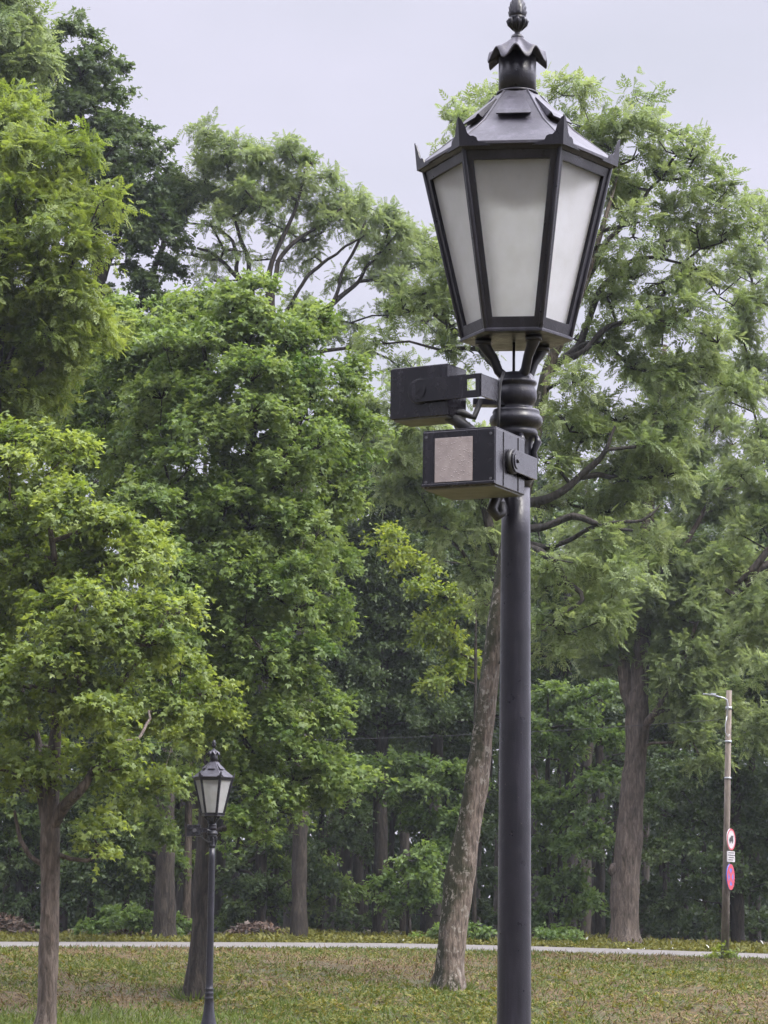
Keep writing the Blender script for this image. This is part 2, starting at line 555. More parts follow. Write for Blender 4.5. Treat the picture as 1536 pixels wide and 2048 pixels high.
def place_leaves(pos, d, n, size, kind):
    """pos, d (tip direction), n (normal): (N,3); size (N,)"""
    S = SHAPES[kind]
    d = nrm(d); b = nrm(np.cross(n, d)); n = np.cross(d, b)
    V = pos[:, None, :] + size[:, None, None] * (S[None, :, 0:1] * d[:, None] + S[None, :, 1:2] * b[:, None] + S[None, :, 2:3] * n[:, None])
    V = V.reshape(-1, 3)
    Q = np.arange(len(V)).reshape(-1, 4)
    return V, Q, len(S) // 4


def sph(n, r):
    v = r.normal(size=(n, 3))
    return nrm(v)


def spread(n, r, flat=1.0):
    """n fairly even directions on the sphere"""
    i = np.arange(n) + 0.5
    ph = np.arccos(1 - 2 * i / n); th = np.pi * (1 + 5 ** 0.5) * i + r.uniform(0, 6.28)
    v = np.stack([np.cos(th) * np.sin(ph), np.sin(th) * np.sin(ph), np.cos(ph)], 1)
    return nrm(v + 0.25 * r.normal(size=v.shape))


def clumps_from_lobes(lobes, r, dens, sub=1.0):
    """lobes: (centre, rx, ry, rz) metres -> sub-lobe centres, clump centres, outward directions, owner"""
    SC, CC, CO, OW, LD = [], [], [], [], []
    for (c, rx, ry, rz, k) in lobes:
        c = np.array(c); ax = np.array([rx, ry, rz]); rm = ax.mean()
        area = 4 * math.pi * rm * rm
        ns = max(2, int(round(area / (1.7 * sub * sub))))
        dirs = spread(ns, r)
        rs = np.clip(rm * 0.42, 0.25, 0.72 * sub)
        for dd in dirs:
            sc = c + dd * np.maximum(ax - rs * 0.8, ax * 0.35) * r.uniform(0.75, 1.08)
            sid = len(SC); SC.append(sc)
            nc = max(2, int(round(dens * k * area / ns * r.uniform(0.6, 1.35))))
            cd = sph(nc, r); cd[:, 2] = np.where(cd[:, 2] < -0.45, -cd[:, 2], cd[:, 2])
            rr = rs * r.uniform(0.45, 1.15, nc)[:, None] * r.uniform(0.8, 1.25)
            cc = sc + cd * rr * np.array([1.15, 1.15, 0.8])
            tone = r.normal(0, 0.10)
            for q, o in zip(cc, cd):
                CC.append(q); CO.append(nrm(0.55 * o + 0.6 * dd + np.array([0, 0, 0.1]))); OW.append(sid); LD.append(tone)
    return np.array(SC), np.array(CC), np.array(CO), np.array(OW), np.array(LD)


def grow(nodes, SC, CC, OW, r, twig=0.007):
    """connect the sub-lobes and clumps to the skeleton: returns arrays pos, parent, fixed radius"""
    pos = [p for p, _, _ in nodes]; par = [q for _, q, _ in nodes]; rad = [x for _, _, x in nodes]
    cap = len(pos) + 12 * (len(SC) + len(CC)) + 50
    P = np.zeros((cap, 3)); P[:len(pos)] = pos
    n = len(pos)
    n0 = n

    def connect(t, lo, step, pen):
        nonlocal n
        v = P[lo:n] - t
        dist = np.linalg.norm(v, axis=1)
        cost = dist + pen * np.maximum(0, v[:, 2] + 0.15 * dist)
        j = lo + int(np.argmin(cost)); a = P[j].copy()
        L = np.linalg.norm(t - a)
        k = max(1, min(10, int(L / step)))
        bend = np.array([0, 0, 0.16 * L]) + r.normal(0, 0.07 * L, 3)
        last = j
        for i in range(1, k + 1):
            u = i / k
            q = a + (t - a) * u + bend * (4 * u * (1 - u)) * 0.6 + (r.normal(0, 0.025 * L / k + 0.01, 3) if i < k else 0)
            P[n] = q; par.append(last); rad.append(0.0); last = n; n += 1
        return last
    base = P[:n0]
    order = np.argsort([np.min(np.linalg.norm(base - s, axis=1)) for s in SC])
    sub_end = {}
    for i in order:
        sub_end[i] = connect(SC[i], 0, 0.45, 0.9)
    for i in range(len(CC)):
        # start from the sub-lobe's own stretch of branch
        e = sub_end[OW[i]]
        a = P[e].copy(); t = CC[i]; L = np.linalg.norm(t - a)
        last = e
        k = 2 if L > 0.3 else 1
        bend = np.array([0, 0, 0.12 * L]) + r.normal(0, 0.06 * L, 3)
        for u in (np.arange(k) + 1) / k:
            P[n] = a + (t - a) * u + bend * 4 * u * (1 - u); par.append(last); rad.append(0.0); last = n; n += 1
    P = P[:n]; par = np.array(par); rad = np.array(rad)
    load = np.zeros(n); kids = np.zeros(n, int)
    for i in range(n):
        if par[i] >= 0: kids[par[i]] += 1
    load[kids == 0] = 1
    for i in range(n - 1, -1, -1):
        if par[i] >= 0: load[par[i]] += load[i]
    rr = twig * np.maximum(load, 1) ** 0.46
    for i in range(n):
        if rad[i] > 0: rr[i] = rad[i]
        elif par[i] >= 0: rr[i] = min(rr[i], 0.8 * rr[par[i]])
    return P, par, np.maximum(rr, 0.004), n0


def edges_to_tubes(P, par, rr, n0):
    idx = np.arange(n0, len(P))
    a = P[par[idx]]; b = P[idx]; ra = np.minimum(rr[par[idx]], rr[idx] * 1.35); rb = rr[idx]
    t = nrm(b - a); b = b + t * rb[:, None] * 0.4
    ref = np.where(np.abs(t[:, 2:3]) < 0.9, np.array([[0, 0, 1.0]]), np.array([[1.0, 0, 0]]))
    u = nrm(np.cross(t, ref)); v = np.cross(t, u)
    n = 5
    th = np.arange(n) * 2 * np.pi / n
    ring = np.cos(th)[None, :, None] * u[:, None] + np.sin(th)[None, :, None] * v[:, None]
    A = a[:, None] + ra[:, None, None] * ring; B = b[:, None] + rb[:, None, None] * ring
    V = np.concatenate([A, B], 1).reshape(-1, 3)
    k = np.arange(len(idx))[:, None] * 2 * n; j = np.arange(n)[None]; j2 = (j + 1) % n
    Q = np.stack([k + j, k + j2, k + n + j2, k + n + j], -1).reshape(-1, 4)
    return V, Q


def crown_leaves(CC, CO, LD, r, kind, size, per, spread_r, droop=0.35, up=1.0, wind=(0, 0, 0)):
    """sprays of leaves: a few twiglets per clump with leaves along them"""
    C = len(CC); K = 4; J = max(1, per // K)
    tw = nrm(CO[:, None, :] * 0.7 + 0.75 * r.normal(size=(C, K, 3)) * np.array([1, 1, 0.55]) + np.array(wind))
    L = spread_r * r.uniform(0.55, 1.2, (C, K))
    u = (np.arange(J) + r.uniform(0.2, 0.9, (C, K, J))) / J
    pos = CC[:, None, None, :] + tw[:, :, None, :] * (L[:, :, None] * u)[..., None]
    pos[..., 2] -= droop * (L[:, :, None] * u * u)
    pos += r.normal(0, 0.045, pos.shape)
    d = nrm(tw[:, :, None, :] * 0.8 + 0.75 * r.normal(size=(C, K, J, 3)) + np.array([0, 0, -0.35 * droop / 0.35]) + np.array(wind))
    nn = nrm(np.array([0, 0, up]) + 0.35 * CO[:, None, None, :] + 0.5 * r.normal(size=(C, K, J, 3)))
    tint = np.clip(0.42 + LD[:, None, None] + r.normal(0, 0.12, C)[:, None, None] + r.normal(0, 0.10, (C, K, J)) + 0.22 * u, 0, 1)
    sz = size * r.uniform(0.7, 1.25, (C, K, J))
    V, Q, m = place_leaves(pos.reshape(-1, 3), d.reshape(-1, 3), nn.reshape(-1, 3), sz.ravel(), kind)
    return V, Q, np.repeat(tint.ravel(), m)


N_LEAF = 0
DENS, PER = 2.1, 1.5


def build_tree(name, label, cat, base, polylines, lobes, kind, leafm, barkm, seed, dens=2.6, size=0.12, per=20,
               spr=0.42, droop=0.35, group=None, sub=1.0, twig=0.007, tr_n=24, up=1.0, wind=(0, 0, 0), lift=0):
    """polylines: list of (points, radii) in world metres, the first one the stem. All geometry is moved to the base."""
    global N_LEAF
    dens *= DENS; per = int(per * PER)
    r = np.random.default_rng(seed)
    base = np.array(base, float)
    root = empty(name, base)
    tag(root, label, cat, group)
    Vs, Qs, off = [], [], 0
    nodes = []
    for i, (pts, rads) in enumerate(polylines):
        if i == 0:
            zg = float(gz(pts[0][0], pts[0][1])); k_ = (zg - .3 - pts[0][2])
            pts = [(pts[0][0], pts[0][1], zg - .3)] + [tuple(pts[0])] + [tuple(p) for p in pts[1:]]
            rads = [rads[0] * 1.12, rads[0]] + list(rads[1:])
        P, Rr = resample(pts, rads, 0.22 if i == 0 else 0.15)
        if i > 0:
            n_ = len(P); t_ = np.linspace(0, 1, n_)
            wob = sum(r.normal(0, 1, 3)[None, :] * np.sin(f_ * t_ + r.uniform(0, 6.28))[:, None] / f_ for f_ in (9, 17, 31))
            P = P + wob * 0.9 * np.minimum(1, t_ * 4)[:, None] * min(1.0, .12 * n_ * .15)
            Rr = Rr * 0.85
        V, Q = sweep(P, Rr, tr_n if i == 0 else 9, 0.06 if i == 0 else 0.08, seed + i, i == 0)
        Vs.append(V); Qs.append(Q + off); off += len(V)
        k0 = len(nodes)
        skip = int(len(P) * lift) if i == 0 else 0
        for k in range(skip, len(P)):
            nodes.append((P[k], k0 + k - skip - 1 if k > skip else -1, Rr[k]))
    if lobes:
        SC, CC, CO, OW, LD = clumps_from_lobes(lobes, r, dens, sub)
        P, par, rr, n0 = grow(nodes, SC, CC, OW, r, twig)
        V, Q = edges_to_tubes(P, par, rr, n0)
        Vs.append(V); Qs.append(Q + off)
    V = np.concatenate(Vs) - base; Q = np.concatenate(Qs)
    mi = np.ones(len(Q), int) if barkm is B_MOSS else np.zeros(len(Q), int)
    mi[:len(Qs[0])] = 0
    bulk('trunk', V, Q, [barkm, B_LIMB], root, smooth=True, midx=mi)
    if lobes:
        V, Q, tint = crown_leaves(CC, CO, LD, r, kind, size, per, spr, droop, up, wind)
        N_LEAF += len(Q)
        bulk('crown', V - base, Q, leafm, root, tint)
    return root


def pxl(d, pts):
    """[(px, py, r_px[, depth offset])] -> points, radii"""
    P, Q = [], []
    for p in pts:
        dd = d + (p[3] if len(p) > 3 else 0)
        P.append(tuple(at(p[0], p[1], dd))); Q.append(p[2] * dd / FPX)
    return P, Q


def lob(d, ls, rnd, airy=1.0):
    out = []
    for l in ls:
        dd = d + (l[3] if len(l) > 3 and l[3] is not None else rnd.uniform(-0.8, 0.8))
        ry = l[4] if len(l) > 4 and l[4] else l[2] * 0.85
        k = l[5] if len(l) > 5 else (airy if l[1] < 700 else 1.0)
        rx_m = l[2] * dd / FPX; rz_m = ry * dd / FPX
        out.append((tuple(at(l[0], l[1], dd)), rx_m, 0.5 * (rx_m + rz_m), rz_m, k))
    return out


L_MAPLE = leaf_mat('maple leaves', (0.071, 0.123, 0.022), (0.230, 0.286, 0.075))
L_MAPLE2 = leaf_mat('linden leaves', (0.066, 0.125, 0.028), (0.190, 0.251, 0.077))
L_ASHY = leaf_mat('bright ash leaves', (0.092, 0.143, 0.029), (0.204, 0.255, 0.070))
L_ASH = leaf_mat('ash leaves', (0.088, 0.136, 0.043), (0.205, 0.255, 0.104))
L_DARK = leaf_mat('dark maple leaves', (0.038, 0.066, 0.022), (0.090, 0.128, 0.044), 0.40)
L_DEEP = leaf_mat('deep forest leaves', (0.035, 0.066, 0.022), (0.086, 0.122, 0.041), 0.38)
L_YOUNG = leaf_mat('young understory leaves', (0.056, 0.108, 0.026), (0.145, 0.212, 0.062))
L_YELL = leaf_mat('yellow green leaves', (0.082, 0.142, 0.022), (0.215, 0.258, 0.055))

B_GREY = bark_mat('grey brown bark', (0.016, 0.012, 0.009), (0.082, 0.063, 0.049), (0.175, 0.142, 0.116), 17)
B_DARK = bark_mat('dark wet bark', (0.008, 0.007, 0.006), (0.030, 0.024, 0.019), (0.075, 0.060, 0.048), 15)
B_MOSS = bark_mat('mossy ash bark', (0.022, 0.017, 0.012), (0.130, 0.100, 0.078), (0.28, 0.228, 0.188), 18,
                  moss=(0.024, 0.025, 0.008), lichen=(0.26, 0.235, 0.20))
B_LIMB = bark_mat('wet limb bark', (.012, .011, .009), (.030, .026, .021), (.070, .060, .050), 14)
B_BROWN = bark_mat('brown fissured bark', (0.020, 0.016, 0.012), (0.085, 0.066, 0.053), (0.17, 0.138, 0.115), 14)

rnd = random.Random(5)

# maple in the left foreground, its stem running out of the frame at the bottom
D = 42.0
stem = pxl(D, [(88, 2085, 27), (94, 2030, 21), (97, 1900, 18.5), (100, 1760, 18), (101, 1640, 18), (104, 1560, 15), (112, 1440, 11), (120, 1300, 9), (112, 1150, 7), (95, 1020, 4)])
stem[0][0] = (stem[0][0][0], stem[0][0][1], -0.02)
build_tree('maple_tree', 'young maple with slim grey stem and light leaf sprays left of the small far lamp', 'tree',
           (stem[0][0][0], stem[0][0][1], 0.0),
           [stem,
            pxl(D, [(100, 1665, 14), (125, 1610, 13, -.2), (170, 1562, 10, -.4), (230, 1500, 5, .6), (300, 1440, 3, 2.5)]),
            pxl(D, [(100, 1690, 13), (84, 1590, 11, .1), (70, 1500, 8, .4), (50, 1380, 5, .6)]),
            pxl(D, [(98, 1700, 6), (140, 1718, 5.5), (175, 1722, 5), (205, 1706, 3)]),
            pxl(D, [(98, 1735, 6), (60, 1712, 5.5), (40, 1680, 5), (30, 1620, 3)])],
           lob(D, [(70, 930, 110), (-40, 1010, 130), (150, 1040, 90, -.3), (250, 1120, 115, 0), (90, 1130, 130, .4), (10, 1190, 110), (-60, 1330, 120),
                   (150, 1250, 115, -.8), (290, 1260, 105, -.6), (370, 1370, 95, 4), (60, 1360, 110, -.7), (200, 1390, 110, -.9), (300, 1440, 70, 4),
                   (90, 1480, 60, .6), (400, 1450, 70, 6), (20, 1530, 85, -.2), (240, 1530, 70, -.4), (180, 1650, 40, 0, 32, .8), (205, 1700, 26, 0, 22, .8), (300, 1580, 55, 5)], rnd),
           'maple', L_MAPLE, B_GREY, 21, dens=4.0, size=0.088, per=32, spr=0.36)

# dark-stemmed maple on the bank behind the far lamp
D = 50.0
stem = pxl(D, [(394, 1978, 25), (398, 1930, 22), (404, 1860, 22), (410, 1740, 20), (418, 1600, 19), (432, 1450, 17), (448, 1280, 15), (470, 1080, 12), (500, 900, 9), (520, 740, 5)])
MAPLE_B = build_tree('maple_tree', 'broad green maple on the bank, its dark stem half hidden by the small far lamp', 'tree',
           stem[0][0],
           [stem,
            pxl(D, [(432, 1450, 11), (470, 1390, 9, -.5), (540, 1330, 7, -1), (600, 1240, 4, -1.2)]),
            pxl(D, [(425, 1520, 10), (370, 1440, 8, -.6), (340, 1330, 6, -1), (330, 1200, 4, -1.2)]),
            pxl(D, [(448, 1280, 9), (400, 1160, 7, -.6), (350, 1030, 5, -1), (330, 930, 3, -1)]),
            pxl(D, [(470, 1080, 8), (540, 960, 6, -.6), (600, 860, 4, -1)])],
           lob(D, [(480, 590, 60, 0), (480, 640, 95, 0), (600, 690, 80, .4), (680, 760, 60, .6), (700, 850, 60, .6), (640, 640, 36, .4), (400, 720, 120, 0), (340, 640, 70, .8), (270, 720, 80, 1), (260, 900, 90, 1), (230, 800, 90, 1.5), (180, 900, 90, 2), (120, 850, 70, 3), (290, 1000, 80, 1), (250, 690, 80, 1.5), (320, 720, 70, 1), (160, 730, 70, 3), (215, 640, 50, 3), (90, 790, 70, 4), (400, 620, 50, .8), (60, 860, 70, 4), (330, 1230, 80, -2), (350, 1140, 80, -2), (300, 1040, 80, -1.5), (390, 1230, 80, -1), (260, 980, 70, -1), (170, 770, 60, 2.5), (720, 920, 50, .6), (690, 1020, 50, .5), (670, 1120, 45, 0), (540, 720, 115, -.3), (470, 820, 140, -.8), (330, 830, 120, .3), (610, 830, 100, .2), (560, 930, 130, -.6),
                   (400, 950, 130, -.8), (660, 960, 85, .4), (500, 1050, 120, -1.2), (600, 1080, 100, -.8), (350, 1060, 90, 0), (430, 1160, 110, -1.2), (560, 1190, 110, -1.2),
                   (640, 1210, 55, -.6, 90), (510, 1310, 100, -1.3), (620, 1330, 70, -.8), (420, 1300, 90, -.4), (590, 1430, 85, -1), (490, 1440, 90, -1.1), (650, 1420, 42, -.6, 60),
                   (560, 1540, 75, -.8), (640, 1540, 65, -.4), (490, 1570, 62, -1.3), (700, 1560, 48, -.2, 32), (490, 1650, 46, -1.4), (560, 1620, 40, -.8), (500, 1690, 24, -1.4, 26), (620, 1590, 45, 0), (400, 1500, 60, 2)], rnd),
           'maple', L_MAPLE2, B_DARK, 22, dens=3.8, size=0.092, per=32, spr=0.40)

# bright ash whose crown fills the upper left
D = 46.0
gl = at(-90, 1990, D)
stem = ([(gl.x, D, float(gz(gl.x, D)) - .02), (gl.x + .1, D, 3), (gl.x + .2, D, 7), (gl.x + .35, D, 11), (gl.x + .5, D, 13.6)], [.3, .22, .18, .12, .04])
build_tree('ash_tree', 'bright yellow green ash whose feathery crown fills the left edge', 'tree', stem[0][0],
           [stem, pxl(D, [(-70, 900, 14), (0, 760, 10), (80, 620, 7), (150, 520, 4)]), pxl(D, [(-75, 820, 12), (-20, 600, 9), (30, 440, 6), (70, 320, 3)])],
           lob(D, [(30, 290, 90), (90, 330, 80, -.4), (-40, 400, 120), (70, 430, 100, -.6), (150, 420, 45, 0), (120, 520, 85, -.6), (20, 560, 120, -.5), (190, 400, 28, 0), (200, 410, 30), (130, 620, 80, -.3), (50, 690, 100, -.2),
                   (-40, 640, 110), (150, 690, 60), (-30, 800, 110), (60, 780, 70, .4), (10, 210, 50)], rnd),
           'ash', L_ASHY, B_DARK, 23, dens=3.4, size=0.19, per=22, spr=0.45, droop=0.25)

# tall ash in the corner, further off
D = 66.0
g0 = at(-120, 1880, D); zg = float(gz(g0.x, D))
stem = ([(g0.x, D, zg - .02), (g0.x + .2, D, 8), (g0.x + .6, D, 15), (g0.x + 1.2, D, 21)], [.4, .32, .22, .08])
build_tree('ash_tree', 'tall pale ash rising out of the top left corner', 'tree', stem[0][0],
           [stem], lob(D, [(-30, 0, 90), (40, 30, 60, 0), (10, 110, 80), (55, 130, 45), (-50, 180, 100), (40, 200, 50), (-60, 90, 90)], rnd),
           'ash', L_ASH, B_DARK, 24, dens=2.0, size=0.32, per=16, spr=0.5, lift=.4)

# dark dense maple behind it
D = 75.4
stem = pxl(D, [(328, 1890, 27), (330, 1850, 21), (331, 1700, 19), (326, 1500, 19), (300, 1200, 18), (250, 950, 16), (205, 760, 15), (200, 560, 11), (185, 380, 8), (165, 250, 5), (160, 150, 2)], )
stem[0][0] = (stem[0][0][0], D, float(gz(stem[0][0][0], D)) - .03)
build_tree('maple_tree', 'dark dense maple with a towering crown left of the pale sky', 'tree', stem[0][0],
           [stem, pxl(D, [(205, 700, 12), (190, 520, 9), (128, 250, 6), (120, 170, 3)]), pxl(D, [(205, 560, 10), (240, 440, 8), (205, 235, 5), (165, 190, 4)]),
            pxl(D, [(205, 800, 12), (270, 640, 8), (320, 500, 6), (340, 400, 3)])],
           lob(D, [(150, 170, 72, .8), (215, 300, 74, .8), (270, 420, 74, .8), (320, 420, 60, .8), (130, 300, 70, .8), (120, 80, 45), (165, 45, 14), (95, 130, 55), (180, 75, 24), (160, 130, 52), (210, 150, 42), (110, 210, 60), (205, 220, 60), (250, 190, 20), (150, 290, 40, .6, 34, .6), (245, 290, 62), (285, 270, 28), (200, 340, 55), (280, 370, 62),
                   (330, 330, 38), (235, 430, 60), (300, 450, 62), (350, 400, 40), (260, 510, 48), (310, 540, 34, 0, 40), (345, 470, 40), (170, 420, 60), (350, 545, 26),
                   (350, 620, 50), (380, 680, 60), (150, 600, 90), (230, 660, 80), (300, 600, 50), (110, 720, 110), (250, 760, 110), (40, 850, 120), (170, 860, 110), (330, 660, 70), (290, 850, 100), (330, 300, 22)], rnd),
           'maple', L_DARK, B_DARK, 25, dens=2.9, size=0.13, per=26, spr=0.42, lift=.3)

# open-crowned ash whose limbs show against the sky
D = 75.6
g0 = at(597, 1884, 76.0); g0 = at(640, 1884, D); zg = float(gz(g0.x, D + 4))
stem = ([tuple(at(596, 1890, D)), tuple(at(600, 1700, D)), tuple(at(608, 1300, D)), tuple(at(600, 950, D)), tuple(at(580, 760, D)), tuple(at(545, 640, D)), tuple(at(540, 540, D)), tuple(at(590, 420, D)), tuple(at(610, 340, D))],
        [.25, .2, .19, .18, .15, .12, .08, .05, .02])
build_tree('ash_tree', 'open crowned ash whose crooked limbs show against the sky, straight stem beside the road', 'tree', stem[0][0],
           [stem,
            pxl(D, [(585, 780, 9), (630, 670, 8, -.3), (668, 600, 6, -.3), (715, 550, 4.5, -.3), (760, 520, 2.5, -.3)]),
            pxl(D, [(668, 600, 5, -.3), (690, 540, 4), (715, 480, 3.2), (735, 440, 2)]),
            pxl(D, [(560, 680, 8), (545, 590, 7), (580, 490, 5), (650, 440, 3.5), (700, 410, 2)]),
            pxl(D, [(575, 740, 9), (500, 600, 7, .4), (485, 480, 5, .4), (470, 380, 3, .4)]),
            pxl(D, [(500, 600, 6, .4), (450, 470, 4, .4), (395, 445, 3, .4), (365, 450, 2, .4)]),
            pxl(D, [(480, 560, 5, .2), (430, 510, 4, 0), (395, 497, 2.5, 0)]),
            pxl(D, [(575, 620, 5), (620, 550, 4.5), (680, 500, 3.5), (735, 470, 2)])],
           lob(D, [(470, 420, 50, .8, 40, .8), (560, 450, 44, .8, 34, .7), (650, 410, 46, .6), (720, 470, 44, .6, 34, .8), (800, 510, 44, .5), (440, 380, 50, .8), (520, 370, 50, .6), (400, 520, 40, .8, 30, .7), (760, 570, 36, .6, 26, .7), (620, 520, 36, .6, 24, .6), (820, 600, 40, .6, 30, .8), (780, 640, 34, .6, 24, .8), (690, 640, 30, .6, 24, .8), (430, 290, 50), (480, 310, 60), (405, 350, 55), (540, 320, 50), (590, 310, 42), (630, 350, 52), (580, 380, 58), (500, 400, 55, None, 34), (690, 400, 52), (740, 430, 50), (660, 450, 50, None, 36), (600, 480, 46, None, 26, .7), (780, 460, 42), (820, 470, 42),
                   (750, 500, 50), (840, 530, 45), (800, 560, 40, None, 30), (420, 440, 42, None, 30, .7), (460, 500, 34, None, 20, .7), (700, 560, 34, None, 22, .7), (850, 600, 42), (870, 520, 34), (390, 410, 40), (550, 520, 30, None, 20, .6), (430, 560, 20, None, 18, .6), (640, 660, 40), (700, 690, 34), (600, 620, 30), (870, 660, 40), (890, 760, 46), (820, 740, 30, None, 24)], rnd),
           'ash', L_ASH, B_DARK, 26, dens=1.95, size=0.22, per=17, spr=0.42, twig=0.012)

# the leaning, mossy ash on the bank behind the near lamp post
D = 52.0
stem = pxl(D, [(896, 1985, 37.0), (900, 1945, 29.9), (906, 1860, 27.3), (917, 1770, 29.0), (932, 1690, 23.8), (950, 1580, 22.9), (968, 1450, 21.1), (982, 1330, 19.4), (996, 1220, 17.6), (1022, 1080, 16.7), (1052, 960, 15.8), (1076, 840, 14.1), (1098, 730, 12.3), (1140, 640, 9.7, -.3), (1180, 530, 7.0, -.4), (1215, 420, 4.4, -.4), (1240, 330, 2.6)])
build_tree('ash_tree', 'leaning ash with mossy lichen spotted trunk on the bank behind the tall near lamp', 'tree', stem[0][0],
           [stem,
            pxl(D, [(1040, 1010, 13), (1110, 990, 11, -.4), (1170, 945, 8, -.6), (1210, 900, 5, -.8), (1235, 850, 3, -.8)]),
            pxl(D, [(1035, 1060, 11), (1090, 1052, 9, -.6), (1150, 1033, 8, -.8), (1208, 1052, 6, -1), (1260, 1060, 3, -1)]),
            pxl(D, [(1025, 1090, 9), (1100, 1085, 6, -.5), (1180, 1065, 5, -.8), (1280, 1036, 4, -1), (1320, 1000, 2, -1)]),
            pxl(D, [(1030, 1075, 9), (1090, 1110, 8, -.8), (1130, 1165, 7, -1), (1170, 1195, 5, -1.2), (1110, 1240, 3, -1.2)]),
            pxl(D, [(1062, 900, 13), (1030, 780, 10, .4), (960, 700, 8, .8), (880, 640, 6, 1), (840, 600, 3, 1)]),
            pxl(D, [(1098, 730, 10), (1170, 700, 8), (1250, 640, 6), (1330, 590, 4), (1400, 560, 2)]),
            pxl(D, [(1090, 760, 9), (1150, 690, 8, .3), (1210, 570, 7, .4), (1290, 520, 5, .4), (1360, 520, 3, .4)]),
            pxl(D, [(1160, 590, 7), (1250, 430, 6), (1310, 370, 4), (1370, 300, 2)])],
           lob(D, [(960, 220, 70), (920, 250, 40), (1010, 190, 45), (1110, 200, 45), (1150, 190, 32), (1160, 260, 55), (1090, 270, 60), (950, 320, 60), (1285, 205, 34), (1270, 250, 50), (1245, 310, 55), (1340, 260, 40), (1345, 305, 38), (1385, 315, 26), (1375, 355, 24),
                   (1300, 370, 62), (1220, 400, 62), (1370, 400, 52), (1260, 470, 62), (1340, 480, 62, None, 48), (1420, 430, 46), (1450, 390, 40), (1200, 500, 50, None, 40), (1290, 560, 60, None, 40), (1400, 530, 62),
                   (1190, 590, 50, None, 40), (1270, 640, 66, None, 45), (1370, 630, 62, None, 45), (1210, 700, 60, None, 44), (1150, 760, 50), (1300, 740, 70, None, 55), (1240, 820, 66), (1140, 850, 46), (1330, 830, 66),
                   (1150, 920, 42), (1220, 960, 60), (1310, 930, 64), (1100, 930, 40), (1180, 880, 50), (1280, 890, 50), (1100, 1010, 34, .6), (1160, 1010, 44, .8), (1230, 1020, 50, .6), (1290, 1080, 44), (1090, 1180, 36, -.6), (1080, 1310, 30, -.4), (1180, 1150, 46, 0), (1340, 560, 46), (1450, 480, 40), (1450, 600, 46), (1480, 470, 36), (1500, 560, 44), (1430, 680, 50), (1380, 740, 50), (1460, 780, 50), (1400, 460, 44), (1310, 440, 50), (1180, 350, 44), (1130, 330, 40), (1230, 260, 40), (1330, 680, 50), (1240, 560, 40), (1160, 680, 40), (1120, 1130, 46, -1, 36), (1190, 1080, 40, -1, 30), (1240, 1150, 60, -1), (1120, 1260, 45, -1, 38), (1200, 1240, 55, -1),
                   (1010, 620, 60, .6), (920, 560, 60, 1), (880, 500, 50, 1), (860, 580, 50, 1), (900, 640, 52, .8), (950, 690, 46, .8), (820, 620, 36, 1, 26), (760, 690, 30, 1, 22), (880, 700, 36, .8, 26)], rnd, .68),
           'ash', L_ASH, B_MOSS, 27, dens=2.15, size=0.22, per=16, spr=0.42, twig=0.0125, droop=0.18, wind=(.15, 0, 0))

# pale ash whose stem hides behind the near post
D = 63.0
stem = pxl(D, [(1022, 1905, 20), (1024, 1700, 17), (1022, 1400, 15), (1000, 1150, 12), (950, 950, 8), (900, 820, 4)])
stem[0][0] = (stem[0][0][0], D, float(gz(stem[0][0][0], D)) - .03)
build_tree('ash_tree', 'pale ash filling the gap left of the near lamp post under the two projectors', 'tree', stem[0][0],
           [stem], lob(D, [(740, 830, 46), (790, 800, 46), (830, 860, 56), (760, 900, 56), (880, 900, 50), (840, 960, 62), (920, 980, 56), (770, 990, 46), (900, 1060, 56), (970, 1060, 50), (960, 1140, 46), (1000, 1000, 40), (700, 860, 40), (930, 880, 40), (980, 1210, 30), (850, 780, 36)], rnd),
           'ash', L_ASH, B_DARK, 31, dens=2.6, size=0.21, per=18, spr=0.42, lift=.4)

